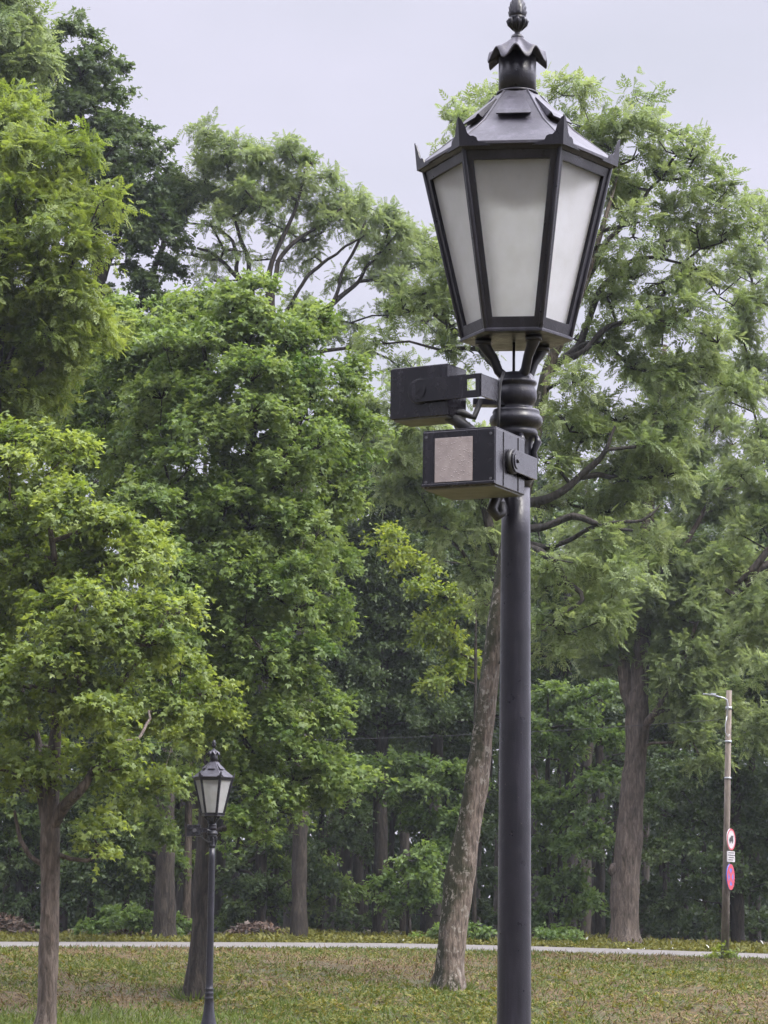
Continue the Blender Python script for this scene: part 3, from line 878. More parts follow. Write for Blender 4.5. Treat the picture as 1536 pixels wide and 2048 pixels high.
# stout straight tree across the road on the right
D = 76.0
stem = pxl(D, [(1247, 1897, 40.0), (1248, 1870, 30.7), (1250, 1800, 27.0), (1256, 1700, 26.0), (1265, 1600, 25.1), (1272, 1500, 23.2), (1274, 1420, 22.3), (1280, 1330, 16.7), (1288, 1200, 15.8), (1294, 1080, 13.0), (1300, 960, 11.2), (1312, 820, 8.4), (1330, 690, 4.7)])
ASH_G = build_tree('ash_tree', 'stout straight ash with burr on its brown trunk across the road', 'tree', stem[0][0],
           [stem,
            pxl(D, [(1272, 1440, 16), (1252, 1360, 15), (1242, 1300, 13), (1235, 1240, 8), (1215, 1150, 5)]),
            pxl(D, [(1278, 1480, 10), (1312, 1420, 9, -.5), (1345, 1360, 7, -1), (1380, 1280, 5, -1.2), (1420, 1200, 3, -1.2)]),
            pxl(D, [(1290, 1160, 8), (1350, 1120, 7, -.6), (1400, 1030, 5, -.8), (1440, 960, 3, -.8)]),
            pxl(D, [(1238, 1745, 13), (1226, 1738, 16), (1218, 1735, 9)])],
           lob(D, [(1320, 760, 60, .5), (1380, 800, 70), (1440, 730, 60), (1250, 1060, 46, -.6), (1330, 1080, 60, -.8), (1280, 1190, 46, -1), (1190, 1120, 46, .6), (1160, 1060, 40, .8), (1230, 1210, 50, -.8), (1170, 1270, 40, .6), (1470, 1240, 50), (1490, 1110, 50), (1290, 880, 60, .6), (1420, 880, 70), (1350, 960, 70), (1450, 980, 70), (1380, 1060, 62), (1290, 1010, 50, .5), (1350, 1160, 70, -.6), (1260, 1130, 40, .8), (1440, 1120, 60), (1400, 1220, 70, -.8), (1330, 1260, 60, -.4), (1230, 1290, 45, 0),
                   (1360, 1330, 70, -1), (1430, 1310, 56), (1390, 1400, 62, -1), (1345, 1420, 36, .8, 32), (1400, 1480, 46, -1, 40), (1450, 1430, 36), (1420, 1530, 30, -.8, 24), (1350, 1350, 46, .6), (1200, 1220, 42, .5), (1180, 1330, 40, .8), (1150, 1180, 46, .8)], rnd),
           'ash', L_ASH, B_BROWN, 28, dens=2.9, size=0.205, per=20, spr=0.42, droop=0.16, wind=(.1, 0, 0))

# ash leaning in from beyond the right edge
D = 64.0
g0 = at(1690, 1915, D)
stem = ([tuple(at(1690, 1918, D)), tuple(at(1670, 1500, D)), tuple(at(1640, 1200, D)), tuple(at(1620, 900, D)), tuple(at(1590, 600, D))], [.42, .34, .28, .2, .06])
build_tree('ash_tree', 'ash at the right edge reaching in with dark crooked limbs', 'tree', stem[0][0],
           [stem, pxl(D, [(1640, 1180, 16), (1540, 1130, 12), (1500, 1160, 10), (1475, 1190, 8), (1450, 1180, 5)]), pxl(D, [(1660, 1150, 14), (1560, 1090, 10), (1500, 1150, 8), (1465, 1170, 5)])],
           lob(D, [(1510, 420, 30), (1530, 480, 50), (1480, 530, 34), (1540, 600, 62), (1490, 660, 50), (1550, 740, 70), (1480, 780, 60), (1540, 880, 62), (1500, 960, 50), (1560, 1020, 62), (1500, 1060, 46), (1560, 1250, 60), (1490, 1270, 50), (1530, 1340, 46, 5), (1490, 1380, 34, 5), (1550, 1430, 46, 5), (1500, 1480, 30, 5, 22), (1500, 1200, 50), (1470, 1130, 46)], rnd),
           'ash', L_ASH, B_DARK, 29, dens=2.6, size=0.21, per=18, spr=0.42, droop=0.2, wind=(.1, 0, 0))

# ------------------------------------------------------------------ trees between the road and the deep wood
def wood_tree(label, px, d, w_px, lobes, leafm, seed, top=None, name='understory_tree', kind='oval', size=0.125, dens=2.7, lean=0, bark=None, per=34, group=None, cat='tree'):
    g = at(px, 1880, d)
    zg = float(gz(g.x, d))
    tz = top if top is not None else max(at(l[0], l[1], d).z for l in lobes)
    r0 = w_px * 0.5 * d / FPX
    h = tz - zg
    stem = ([(g.x, d, zg - .03), (g.x + .1 * lean * h, d, zg + .33 * h), (g.x + .22 * lean * h, d, zg + .66 * h), (g.x + .3 * lean * h, d, tz)], [r0 * 1.25, r0, r0 * .75, r0 * .25])
    return build_tree(name, label, cat, stem[0][0], [stem], lob(d, lobes, rnd), kind, leafm, bark or B_DARK, seed, dens=dens, size=size, per=per, spr=0.45, tr_n=10, lift=.2, twig=.006, group=group)


wood_tree('dense dark green tree filling the hollow between the maples and the leaning trunk', 760, 82, 24,
          [(740, 980, 80), (830, 1020, 70), (700, 1080, 80), (790, 1110, 95), (730, 1210, 95), (820, 1230, 80), (770, 1320, 100), (700, 1330, 70), (850, 1340, 60), (760, 1420, 80), (830, 1440, 60), (660, 1480, 60), (780, 900, 70), (700, 900, 60), (860, 930, 60)], L_DARK, 41, dens=4.2)
wood_tree('yellow green young tree catching light left of the leaning trunk', 948, 77, 8,
          [(800, 1090, 20, -2, 36), (840, 1130, 34), (870, 1190, 46), (900, 1250, 50), (850, 1260, 36), (930, 1320, 44), (880, 1360, 40), (780, 1080, 26)], L_YELL, 42, size=.14)
wood_tree('leafy sapling low between the road and the dark stems', 815, 77, 7,
          [(800, 1775, 46, None, 34), (850, 1750, 40, None, 32), (780, 1800, 30, None, 22), (860, 1800, 34, None, 26), (830, 1720, 34, None, 26)], L_YOUNG, 43, size=.14, name='sapling')
wood_tree('fresh green sapling with spreading tiers left of the leaning trunk', 890, 78, 9,
          [(880, 1560, 48, None, 34), (930, 1580, 36, None, 30), (850, 1640, 44, None, 30), (910, 1640, 46, None, 30), (890, 1690, 34, None, 24), (820, 1530, 50, None, 30), (760, 1560, 44, None, 28), (720, 1540, 40, None, 22)], L_YOUNG, 44, size=.15, name='sapling')
wood_tree('green understory tree right of the near lamp post', 1120, 79, 12,
          [(1090, 1600, 50, None, 40), (1150, 1620, 50, None, 40), (1100, 1690, 55, None, 40), (1170, 1690, 46, None, 36), (1130, 1770, 52, None, 36), (1090, 1820, 40, None, 30), (1190, 1560, 40), (1170, 1820, 36)], L_YOUNG, 45, size=.15)
wood_tree('light green small maple high behind the near lamp post', 1095, 80, 14,
          [(1100, 1410, 52, None, 40), (1150, 1440, 40, None, 34), (1080, 1470, 45, None, 36), (1130, 1490, 40, None, 30), (1200, 1480, 34), (1190, 1390, 36)], L_YOUNG, 46, size=.15)
wood_tree('dark green tree behind the wooden lamp pole', 1475, 80, 26,
          [(1440, 1500, 50), (1500, 1480, 55), (1390, 1570, 50), (1470, 1580, 60), (1530, 1570, 50), (1400, 1660, 56), (1500, 1670, 60), (1350, 1720, 50), (1430, 1750, 60), (1520, 1770, 55), (1360, 1810, 46), (1450, 1830, 46), (1330, 1620, 40), (1560, 1660, 50)], L_DEEP, 47)
wood_tree('dark leafy tree behind the stout ash trunk', 1200, 84, 18,
          [(1180, 1420, 60), (1110, 1320, 70), (1180, 1280, 60), (1050, 1250, 70), (980, 1130, 80), (930, 1060, 80), (1000, 1000, 80), (1060, 1130, 60), (1340, 1530, 60), (1320, 1640, 46), (1200, 1700, 46), (900, 1440, 56), (950, 1400, 50), (1040, 1500, 50)], L_DEEP, 48, dens=2.2)
wood_tree('low spreading tree under the maple left of the far lamp', 372, 79, 16,
          [(330, 1570, 60, -6.5, 44), (320, 1660, 50, -6.5, 36), (300, 1480, 70, -6), (340, 1400, 60, -6), (340, 1560, 60, None, 44), (270, 1620, 60, None, 46), (340, 1650, 50, None, 36), (230, 1700, 60, None, 44), (300, 1720, 50, None, 34), (360, 1720, 36, None, 30), (180, 1600, 56), (60, 1640, 60), (140, 1740, 50)], L_MAPLE2, 49, bark=B_GREY, kind='maple', size=.14)
wood_tree('shadowy maple behind the young maple at the left edge', 40, 79, 22,
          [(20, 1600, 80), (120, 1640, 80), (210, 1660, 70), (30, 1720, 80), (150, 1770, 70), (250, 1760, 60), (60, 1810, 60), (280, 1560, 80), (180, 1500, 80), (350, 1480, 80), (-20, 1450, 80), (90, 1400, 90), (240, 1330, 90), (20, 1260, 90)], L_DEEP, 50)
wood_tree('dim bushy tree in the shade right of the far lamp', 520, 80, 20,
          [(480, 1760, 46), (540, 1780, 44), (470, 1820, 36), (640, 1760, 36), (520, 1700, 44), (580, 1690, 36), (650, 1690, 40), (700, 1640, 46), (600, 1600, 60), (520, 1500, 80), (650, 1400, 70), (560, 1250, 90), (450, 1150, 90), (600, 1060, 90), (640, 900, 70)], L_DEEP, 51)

wood_tree('leafy undergrowth tree between the straight stems right of the far lamp', 610, 81, 10,
          [(500, 1790, 40, None, 32), (560, 1810, 40, None, 30), (620, 1800, 36, None, 30), (680, 1780, 40, None, 30), (470, 1850, 36, None, 22), (640, 1720, 36, None, 28), (540, 1730, 40, None, 30)], L_MAPLE2, 52, size=.14, dens=1.9)
wood_tree('dim hazel like tree low behind the leaning trunk', 950, 83, 12,
          [(900, 1790, 40, None, 30), (960, 1760, 40, None, 34), (980, 1830, 36, None, 26), (740, 1700, 40, None, 30), (690, 1840, 30, None, 20), (760, 1850, 34, None, 20), (980, 1660, 36, None, 34)], L_DEEP, 53, size=.15, dens=2.0)
wood_tree('dark thicket tree right of the stout ash trunk', 1330, 83, 12,
          [(1310, 1790, 36, None, 30), (1350, 1850, 40, None, 24), (1400, 1850, 40, None, 24), (1300, 1850, 30, None, 22), (1520, 1850, 44, None, 26), (1320, 1700, 34, None, 30)], L_DEEP, 54, size=.15)

# deep wood: dark stems and crowns, four models copied
GROUP = 'dark straight forest trees beyond the road'


def forest_model(seed, h, w, lab, bark):
    r = np.random.default_rng(seed)
    stem = ([(0, 0, -.05), (r.normal(0, .05), 0, h * .3), (r.normal(0, .15), .1, h * .6), (r.normal(0, .2), 0, h)], [w * .62, w * .48, w * .36, .05])
    lobes = []
    for k in range(9):
        a = r.uniform(0, 6.28); q = r.uniform(.5, 1.9); z = h * r.uniform(.38, .98)
        rr = r.uniform(.9, 1.5)
        lobes.append(((q * math.cos(a), q * math.sin(a), z), rr, rr, rr * .75, 1.0))
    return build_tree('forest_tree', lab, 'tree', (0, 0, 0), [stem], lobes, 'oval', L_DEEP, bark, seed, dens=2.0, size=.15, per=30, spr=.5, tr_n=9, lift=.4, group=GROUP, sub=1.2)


B_FOR = bark_mat('forest bark', (0.020, 0.017, 0.015), (0.050, 0.042, 0.036), (0.10, 0.085, 0.072), 6)
LAB_F = 'dark straight forest tree standing in the shade beyond the road'
models = [forest_model(60 + k, h, w_, LAB_F, b) for k, (h, w_, b) in enumerate([(15, .34, B_FOR), (13, .24, B_DARK), (17, .42, B_FOR), (11, .18, B_FOR)])]


def copy_tree(o):
    c = o.copy(); COL.objects.link(c)
    for ch in o.children:
        k = ch.copy(); COL.objects.link(k); k.parent = c
    return c


spots = [(690, 86, 2), (716, 90, 0), (750, 88, 1), (868, 84, 2), (850, 92, 1), (505, 88, 1), (545, 92, 0), (640, 95, 1), (660, 101, 0), (780, 98, 3), (810, 104, 0), (900, 98, 1), (955, 90, 3), (1140, 86, 0), (1168, 90, 2), (1110, 97, 1), (1190, 102, 0),
         (1060, 95, 2), (1330, 93, 0), (1370, 99, 1), (1410, 92, 3), (1510, 96, 0), (1560, 90, 2), (365, 84, 0), (390, 86, 2), (350, 92, 1), (300, 95, 0), (250, 90, 3), (180, 96, 1), (120, 90, 2), (60, 99, 0), (10, 90, 1), (-60, 94, 2), (440, 97, 0), (470, 104, 1),
         (580, 106, 2), (730, 112, 1), (870, 113, 0), (1000, 108, 2), (1230, 110, 1), (1290, 106, 0), (1450, 110, 2), (-120, 88, 0), (1640, 95, 1), (1700, 88, 0)]
spots += [(-170, 78, 1), (-260, 90, 0), (-340, 79, 2), (-430, 92, 1), (-520, 83, 0), (-620, 95, 2), (-720, 80, 1), (-200, 102, 2), (-480, 104, 0), (1760, 79, 2), (1830, 92, 1), (1920, 82, 0), (2010, 95, 2), (2100, 80, 1), (2200, 90, 0), (2290, 84, 2), (1880, 104, 0), (2150, 103, 2)]
used = [False] * 4
for (px, d, k) in spots:
    o = models[k] if not used[k] else copy_tree(models[k])
    used[k] = True
    g = at(px, 1880, d)
    o.location = (g.x, d, float(gz(g.x, d)))
    o.rotation_euler = (0, 0, rnd.uniform(0, 6.28))
    s = rnd.uniform(.85, 1.15)
    o.scale = (s, s, rnd.uniform(.85, 1.1))

for (px, d, src, lab) in [(-330, 56, MAPLE_B, 'broad green maple on the bank beyond the left edge'), (2080, 60, MAPLE_B, 'broad green maple on the bank beyond the right edge'),
                          (-600, 70, ASH_G, 'straight ash across the road far beyond the left edge'), (1960, 77, ASH_G, 'straight ash across the road beyond the right edge')]:
    o = copy_tree(src); g = at(px, 1880, d)
    o.location = (g.x, d, float(gz(g.x, d))); o.rotation_euler = (0, 0, rnd.uniform(1.5, 4.5)); o['label'] = lab

# the far wood reads as one mass
r = np.random.default_rng(77)
n = 170000
X = r.uniform(-40, 40, n); Y = r.uniform(112, 124, n); Z = 1.3 + 12.5 * r.uniform(0, 1, n) ** 1.35
Z = 1.3 + (Z - 1.3) * (1 + .12 * np.sin(X * .5) + .08 * np.sin(X * 1.3))
Z = np.where(Z < 1.4, 1.4 + r.uniform(0, 1.2, n), Z)
V, Q, m = place_leaves(np.stack([X, Y, Z], 1), r.normal(size=(n, 3)) + np.array([0, 0, -.3]), r.normal(size=(n, 3)) + np.array([0, -.5, .8]), r.uniform(.22, .5, n), 'oval')
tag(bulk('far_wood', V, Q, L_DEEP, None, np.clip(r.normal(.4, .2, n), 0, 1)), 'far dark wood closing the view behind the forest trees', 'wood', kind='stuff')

# ------------------------------------------------------------------ grass, weeds, brush
FEET = [(o.location.x, o.location.y, .30 if o.location.y < 60 else .42) for o in COL.objects if o.type == 'EMPTY' and o.parent is None and o.name.startswith(('maple_tree', 'ash_tree')) and 40 < o.location.y < 78]
FEET += [(at(1449, 1908, 66.8).x, 66.8, .12)]


def grass_cover():
    r = np.random.default_rng(91)
    Vs, Qs, Ts, Ms, off = [], [], [], [], 0

    def field(n, pw=1.25):
        Y = 43.5 + 24.7 * r.uniform(0, 1, n) ** pw
        X = r.uniform(-1, 1, n) * (Y * 0.235)
        p = np.sin(X * .55 + 1.3) * np.sin(Y * .35 + .4) + .5 * np.sin(X * 1.7 + Y * .8) + .35 * np.sin(X * 3.1 - Y * 1.9 + 2) + .3 * np.sin(X * 6.3 + Y * 1.1)
        p = p * .85 + .35 * np.clip((Y - 52) / 6, 0, 1) * np.clip((67 - Y) / 2, 0, 1) - .15
        left = np.clip((48.8 - Y) / 2.0, 0, 1) * np.clip((-1.0 - X) / 2, 0, 1)
        return X, Y, p, left, np.stack([X, Y, gz(X, Y) + .01], 1)

    def put(P, dirs, nor, size, mi, tint, shape):
        nonlocal off
        SHAPES['blade'] = np.array(shape)
        V, Q, m = place_leaves(P, dirs, nor, size, 'blade')
        Vs.append(V); Qs.append(Q + off); off += len(V); Ts.append(np.repeat(tint, m)); Ms.append(np.full(len(Q), mi))
    # fine grass, thick on the lawn at the left and along the road
    X, Y, p, left, P = field(235000)
    k = r.uniform(0, 1, len(X)) < np.clip(.22 - .16 * p + left + .22 * np.clip((Y - 65.5) / 2, 0, 1), .05, 1)
    P = P[k]; n = len(P)
    put(P, np.stack([r.normal(0, .6, n), r.normal(0, .5, n), np.full(n, .8)], 1), np.stack([r.normal(0, .5, n), -np.ones(n), np.full(n, .4)], 1), r.uniform(.06, .16, n), 0, np.clip(r.normal(.5, .2, n) + .2 * left[k], 0, 1), rhomb(0, 0, 0, 1, .14, 0, .1))
    # longer tufts round the feet of stems and posts
    for (bx, by, br_) in FEET:
        n = 130
        a = r.uniform(0, 6.28, n); q_ = br_ * r.uniform(.95, 1.5, n)
        x_, y_ = bx + q_ * np.cos(a), by + q_ * np.sin(a)
        put(np.stack([x_, y_, gz(x_, y_)], 1), np.stack([.35 * np.cos(a) + r.normal(0, .3, n), .35 * np.sin(a) + r.normal(0, .3, n), np.full(n, .9)], 1), np.stack([r.normal(0, .5, n), -np.ones(n), np.full(n, .4)], 1), r.uniform(.10, .26, n), 0, np.clip(r.normal(.5, .2, n), 0, 1), rhomb(0, 0, 0, 1, .12, 0, .12))
    # rosettes of broad weeds
    X, Y, p, left, P = field(66000)
    k = r.uniform(0, 1, len(X)) < np.clip(.34 - .40 * p - .5 * left, .06, 1)
    P = P[k]; n = len(P); J = 9
    a = r.uniform(0, 6.28, (n, J)); tl = r.uniform(.05, .9, (n, J)); sz = r.uniform(.4, 1.25, n)[:, None] * r.uniform(.055, .12, (n, J))
    d = np.stack([np.cos(a), np.sin(a), tl], -1)
    q = P[:, None, :] + .35 * d * sz[..., None] * r.uniform(0, 1.6, (n, J, 1))
    tn = np.clip(r.normal(.42, .30, n)[:, None] + r.normal(0, .12, (n, J)), 0, 1)
    put(q.reshape(-1, 3), d.reshape(-1, 3), np.stack([-np.cos(a) * tl, -np.sin(a) * tl - .25, np.ones((n, J))], -1).reshape(-1, 3), sz.ravel(), 1, tn.ravel(), rhomb(0, 0, 0, 1, .40, .05, .16))
    # dry cuttings
    X, Y, p, left, P = field(235000)
    k = r.uniform(0, 1, len(X)) < np.clip(.50 + .55 * p - 1.2 * left, .03, 1)
    P = P[k]; P[:, 2] += r.uniform(0, .05, len(P)); n = len(P)
    put(P, np.stack([r.normal(0, 1, n), r.normal(0, .8, n), r.normal(.15, .28, n)], 1), np.stack([r.normal(0, .4, n), r.normal(-.4, .4, n), np.ones(n)], 1), r.uniform(.05, .17, n), 2, np.clip(r.normal(.42, .30, n), 0, 1), rhomb(0, 0, 0, 1, .16, .02, 0))
    mats = [leaf_mat('grass blades', (0.040, 0.072, 0.011), (0.115, 0.155, 0.026), .3, .25), leaf_mat('weed leaves', (0.054, 0.068, 0.012), (0.178, 0.168, 0.034), .3, .2),
            leaf_mat('dry stalks', (0.058, 0.037, 0.013), (0.165, 0.112, 0.040), .15, .2)]
    o = bulk('grass', np.concatenate(Vs), np.concatenate(Qs), mats, None, np.concatenate(Ts), np.concatenate(Ms))
    tag(o, 'mown grass, weeds and dry cuttings covering the bank', 'grass', kind='stuff')
    # verge beyond the road
    n = 44000
    Y = 73.9 + 5.5 * r.uniform(0, 1, n) ** 1.3; X = r.uniform(-20, 20, n)
    h = .10 + .22 * np.clip((Y - 74.2) / 2.5, 0, 1) * (0.5 + .5 * np.sin(X * 1.1 + 1) * np.sin(X * .37))
    P = np.stack([X, Y, gz(X, Y) + h * r.uniform(0, 1, n)], 1)
    SHAPES['blade'] = np.array(rhomb(0, 0, 0, 1.0, 0.45, 0.05, 0.12))
    V, Q, m = place_leaves(P, r.normal(size=(n, 3)) + np.array([0, 0, .3]), r.normal(0, .5, (n, 3)) + np.array([0, -.3, 1]), r.uniform(.07, .17, n), 'blade')
    fl = (r.uniform(0, 1, n) < .009) & (X > -1)
    o = bulk('verge_weeds', V, Q, [mats[1], plain('white petals', (.50, .50, .46), .6)], None, np.clip(r.normal(.55, .2, n), 0, 1), fl.astype(int))
    tag(o, 'leafy weeds with white flowers along the far side of the road', 'weeds', kind='stuff')


grass_cover()


def bush(label, d, lobes, leafm, seed, size=.13, name='bush', per=24):
    cx = sum(l[0] for l in lobes) / len(lobes)
    g = at(cx, 1880, d); zg = float(gz(g.x, d))
    stems = []
    for l in lobes[:4]:
        e = at(l[0], l[1], d)
        stems.append(([(g.x, d, zg - .03), ((g.x + e.x) / 2 + .05, d, zg + .55 * (e.z - zg)), (e.x, d, e.z)], [.03, .02, .01]))
    return build_tree(name, label, 'bush', (g.x, d, zg), stems, lob(d, lobes, rnd), 'oval', leafm, B_DARK, seed, dens=5, size=size, per=per, spr=.22, tr_n=6, twig=.004, sub=.5)


bush('pale green bush right of the young maple stem under the trees', 76.5, [(225, 1840, 34, None, 24), (265, 1835, 30, None, 24), (195, 1858, 26, None, 16), (285, 1850, 20, None, 18)], L_YOUNG, 81)
bush('low green bush at the foot of the thick stem left of the far lamp', 77, [(360, 1850, 24, None, 18), (385, 1860, 18, None, 14)], L_YOUNG, 82)
bush('small bush beside the foot of the leaning mossy trunk', 75.5, [(865, 1872, 22, None, 17), (845, 1880, 16, None, 12), (950, 1868, 22, None, 18), (968, 1880, 20, None, 12)], L_YOUNG, 83)
bush('bushy weeds beyond the road right of the near lamp post', 76, [(1085, 1880, 22, None, 14), (1115, 1876, 26, None, 16), (1150, 1884, 22, None, 12)], L_YOUNG, 84)
bush('tall weeds at the foot of the wooden lamp pole', 66.5, [(1448, 1918, 14, None, 9), (1466, 1924, 12, None, 6), (1430, 1922, 10, None, 6)], L_YELL, 85, size=.10)


def brush(label, d, x0, x1, y_top, seed, n=150):
    r = np.random.default_rng(seed)
    g = at((x0 + x1) / 2, 1880, d); zg = float(gz(g.x, d))
    a, b = at(x0, y_top, d), at(x1, y_top, d)
    H = a.z - zg
    root = empty('brush_pile', (g.x, d, zg)); tag(root, label, 'brush pile')
    Vs, Qs, off = [], [], 0
    for i in range(n):
        u = r.uniform(-1, 1); hx = (b.x - a.x) / 2
        p = np.array([u * hx, r.normal(0, .35), max(.02, H * (1 - u * u) * r.uniform(0, 1))])
        dr = nrm(np.array([r.normal(0, 1), r.normal(0, .6), r.normal(0, .22)])); L = r.uniform(.3, .9)
        P = np.array([p - dr * L / 2, p + r.normal(0, .03, 3), p + dr * L / 2])
        rad = r.uniform(.008, .035)
        V, Q = sweep(P, np.array([rad, rad * .9, rad * .6]), 6, .05, i)
        Vs.append(V); Qs.append(Q + off); off += len(V)
    bulk('branches', np.concatenate(Vs), np.concatenate(Qs), B_BROWN, root, smooth=True)
    n = 2600
    u = r.uniform(-1, 1, n); hx = (b.x - a.x) / 2
    P = np.stack([u * hx, r.normal(0, .4, n), np.maximum(.01, H * (1 - u * u) * r.uniform(0, 1.1, n))], 1)
    V, Q, m = place_leaves(P, r.normal(size=(n, 3)), r.normal(0, .6, (n, 3)) + np.array([0, -.4, 1]), r.uniform(.07, .16, n), 'oval')
    bulk('dead_leaves', V, Q, leaf_mat('dead leaves', (.035, .024, .018), (.15, .095, .065), .1), root, np.clip(r.normal(.4, .25, n), 0, 1))


brush('brown pile of dead branches beyond the road right of the far lamp', 77.5, 440, 590, 1848, 1)
brush('brown heap of earth and dead branches at the left edge beyond the road', 77.5, -90, 82, 1832, 2, 200)
brush('low scatter of dead branches left of the thick grey stem', 76.8, 205, 300, 1862, 3, 80)

# ------------------------------------------------------------------ park lamps
D1, D2 = 8.6, 41.5
LX = at(1031, 1200, D1).x


def Z(py, off=0.0):
    return at(1034, py, D1 + off).z


S1 = 1.0 / 645.0                    # metres per photo pixel at the near lamp
ANG0 = R(-6.5)                      # turn of the front pane
ze = Z(334)                         # eave
zb = Z(676)                         # bottom of the lantern body
RE, RT, RB = 204 * S1, 191 * S1, 109 * S1
zt = ze - 0.004
z_rt = Z(181, -.06)                 # top of the roof


def hexp(r, z, k):
    a = ANG0 + R(30) + k * R(60)
    return Vector((r * math.sin(a), -r * math.cos(a), z))


def make_lamp():
    root = empty('park_lamp', (LX, D1, 0))
    # lantern frame: six panelled faces
    fr = MB()
    panes = []
    for k in range(6):
        T0, T1 = hexp(RT, zt, k - 1), hexp(RT, zt, k)
        B0, B1 = hexp(RB, zb, k - 1), hexp(RB, zb, k)
        nv = (T1 - T0).cross(B0 - T0).normalized()
        if nv.dot(Vector((T0.x + T1.x, T0.y + T1.y, 0))) < 0: nv = -nv
        # inner opening
        def inset(u, v_):
            a = T0.lerp(B0, v_); b = T1.lerp(B1, v_)
            return a.lerp(b, u)
        vt, vb = 0.072, 0.935
        wt, wb = 0.088, 0.135
        I = [inset(wt, vt), inset(1 - wt, vt), inset(1 - wb, vb), inset(wb, vb)]
        O = [T0, T1, B1, B0]
        J = [p - nv * 0.016 for p in I]
        fr.add(O + I + J, [(0, 1, 5, 4), (1, 2, 6, 5), (2, 3, 7, 6), (3, 0, 4, 7),
                           (4, 5, 9, 8), (5, 6, 10, 9), (6, 7, 11, 10), (7, 4, 8, 11)])
        # raised corner post along the edge
        e = (B1 - T1).normalized()
        fr.tube([T1 - e * .0, B1], 0.0075, 8)
        # thin beads of putty round the pane, a little ragged
        panes.append(([inset(wt * .5, vt * .5), inset(1 - wt * .5, vt * .5), inset(1 - wb * .5, 1 - (1 - vb) * .5), inset(wb * .5, 1 - (1 - vb) * .5)], nv))
    fr.build('lantern_frame', M_IRON, root, 0.0015)
    for q, nv in panes:
        p = MB(); p.add([v - nv * 0.012 for v in q], [(0, 1, 2, 3)])
        p.build('glass_pane', M_GLASS, root)
    lu = MB(); lu.lathe([(.14, ze - .004), (.145, ze - .04), (.12, ze - .08), (.07, ze - .11), (.05, ze - .12)], 24); lu.build('lamp_unit', M_IRON, root)
    # roof
    rf = MB()
    zm = Z(246, -.17)
    rings = [(RE, ze + 0.0), (RE, ze + 0.010), (118 * S1, Z(237, -.16)), (47 * S1, z_rt), (40 * S1, z_rt + 0.006)]
    vs = [hexp(r_, z_, k) for r_, z_ in rings for k in range(6)]
    fs = [(j * 6 + i, j * 6 + (i + 1) % 6, (j + 1) * 6 + (i + 1) % 6, (j + 1) * 6 + i) for j in range(len(rings) - 1) for i in range(6)]
    fs += [tuple(range(6)), tuple(24 + i for i in range(6))]
    rf.add(vs, fs)
    # raised seams down the hips
    for k in range(6):
        rf.tube([hexp(rings[1][0] - .004, rings[1][1], k), hexp(rings[2][0], rings[2][1], k), hexp(rings[3][0], rings[3][1], k)], 0.0035, 6)
    roof = rf.build('roof', M_ROOF, root, 0.0012)
    # eave band below the roof edge
    eb = MB()
    for k in range(6):
        a0, a1 = hexp(RE - .006, ze, k - 1), hexp(RE - .006, ze, k)
        b0, b1 = hexp(RT + .004, ze - .014, k - 1), hexp(RT + .004, ze - .014, k)
        eb.add([a0, a1, b1, b0], [(0, 1, 2, 3)])
        c0, c1 = hexp(RT - .03, ze - .014, k - 1), hexp(RT - .03, ze - .014, k)
        eb.add([b0, b1, c1, c0], [(0, 1, 2, 3)])
    eb.build('eave_band', M_IRON, roof)
    # vent flaps on the roof slopes
    for k in range(6):
        a = ANG0 + k * R(60)
        n2 = Vector((math.sin(a), -math.cos(a), 0)); tg = Vector((math.cos(a), math.sin(a), 0))
        def onroof(f, side, lift):
            # f: 0 at the roof's top ring, 1 at its middle ring
            rr = (rings[3][0] + (rings[2][0] - rings[3][0]) * f) * math.cos(R(30))
            zz = rings[3][1] + (rings[2][1] - rings[3][1]) * f
            sl = Vector((n2.x * (rings[3][1] - rings[2][1]), n2.y * (rings[3][1] - rings[2][1]), (rings[2][0] - rings[3][0]) * .866)).normalized()
            return n2 * rr + Vector((0, 0, zz)) + tg * side + sl * lift
        w0, w1 = .026, .052
        f = MB()
        up = [onroof(.22, -w0, .004), onroof(.22, w0, .004), onroof(.86, w1, .022), onroof(.86, -w1, .022)]
        dn = [onroof(.22, -w0, -.002), onroof(.22, w0, -.002), onroof(.86, w1, .002), onroof(.86, -w1, .002)]
        f.add(up + dn, [(0, 1, 2, 3), (4, 7, 6, 5), (0, 4, 5, 1), (1, 5, 6, 2), (2, 6, 7, 3), (3, 7, 4, 0)])
        # the flap's lip stands out over its dark slot
        f.add([up[3], up[2], onroof(.98, w1 + .002, .021), onroof(.98, -w1 - .002, .021), onroof(.98, w1 + .002, .016), onroof(.98, -w1 - .002, .016)], [(0, 1, 2, 3), (3, 2, 4, 5)])
        f.build('vent_flap', M_ROOF, roof, 0.001)
    # horned corner plates
    prof = [(0.0, 0.0), (0.095, 0.0), (0.074, 0.010), (0.058, 0.013), (0.053, 0.026), (0.044, 0.031), (0.034, 0.031), (0.026, 0.040), (0.021, 0.058), (0.010, 0.082), (0.0, 0.090)]
    for k in range(6):
        c = hexp(RE + .002, ze - .006, k)
        out = Vector((c.x, c.y, 0)).normalized()
        orn = MB()
        for s in (1, -1):
            nb = hexp(RE + .002, ze - .006, k + s)
            t = (nb - c).normalized()
            nn = Vector((t.y, -t.x, 0)); nn = nn if nn.dot(out) > 0 else -nn
            poly = [c + t * x + Vector((0, 0, z_)) + out * (z_ * .10) for x, z_ in prof]
            orn.extrude(poly, -nn, .004)
        orn.build('corner_ornament', M_IRON, roof)
    # chimney, scalloped cap, finial
    ch = MB(); ch.lathe([(38.5 * S1, z_rt - .01), (38.5 * S1, Z(112))], 40)
    ch.lathe([(43 * S1, z_rt + .002), (43 * S1, z_rt + .008), (39 * S1, z_rt + .012)], 40)
    ch.build('chimney', M_IRON, root)
    cp = MB()
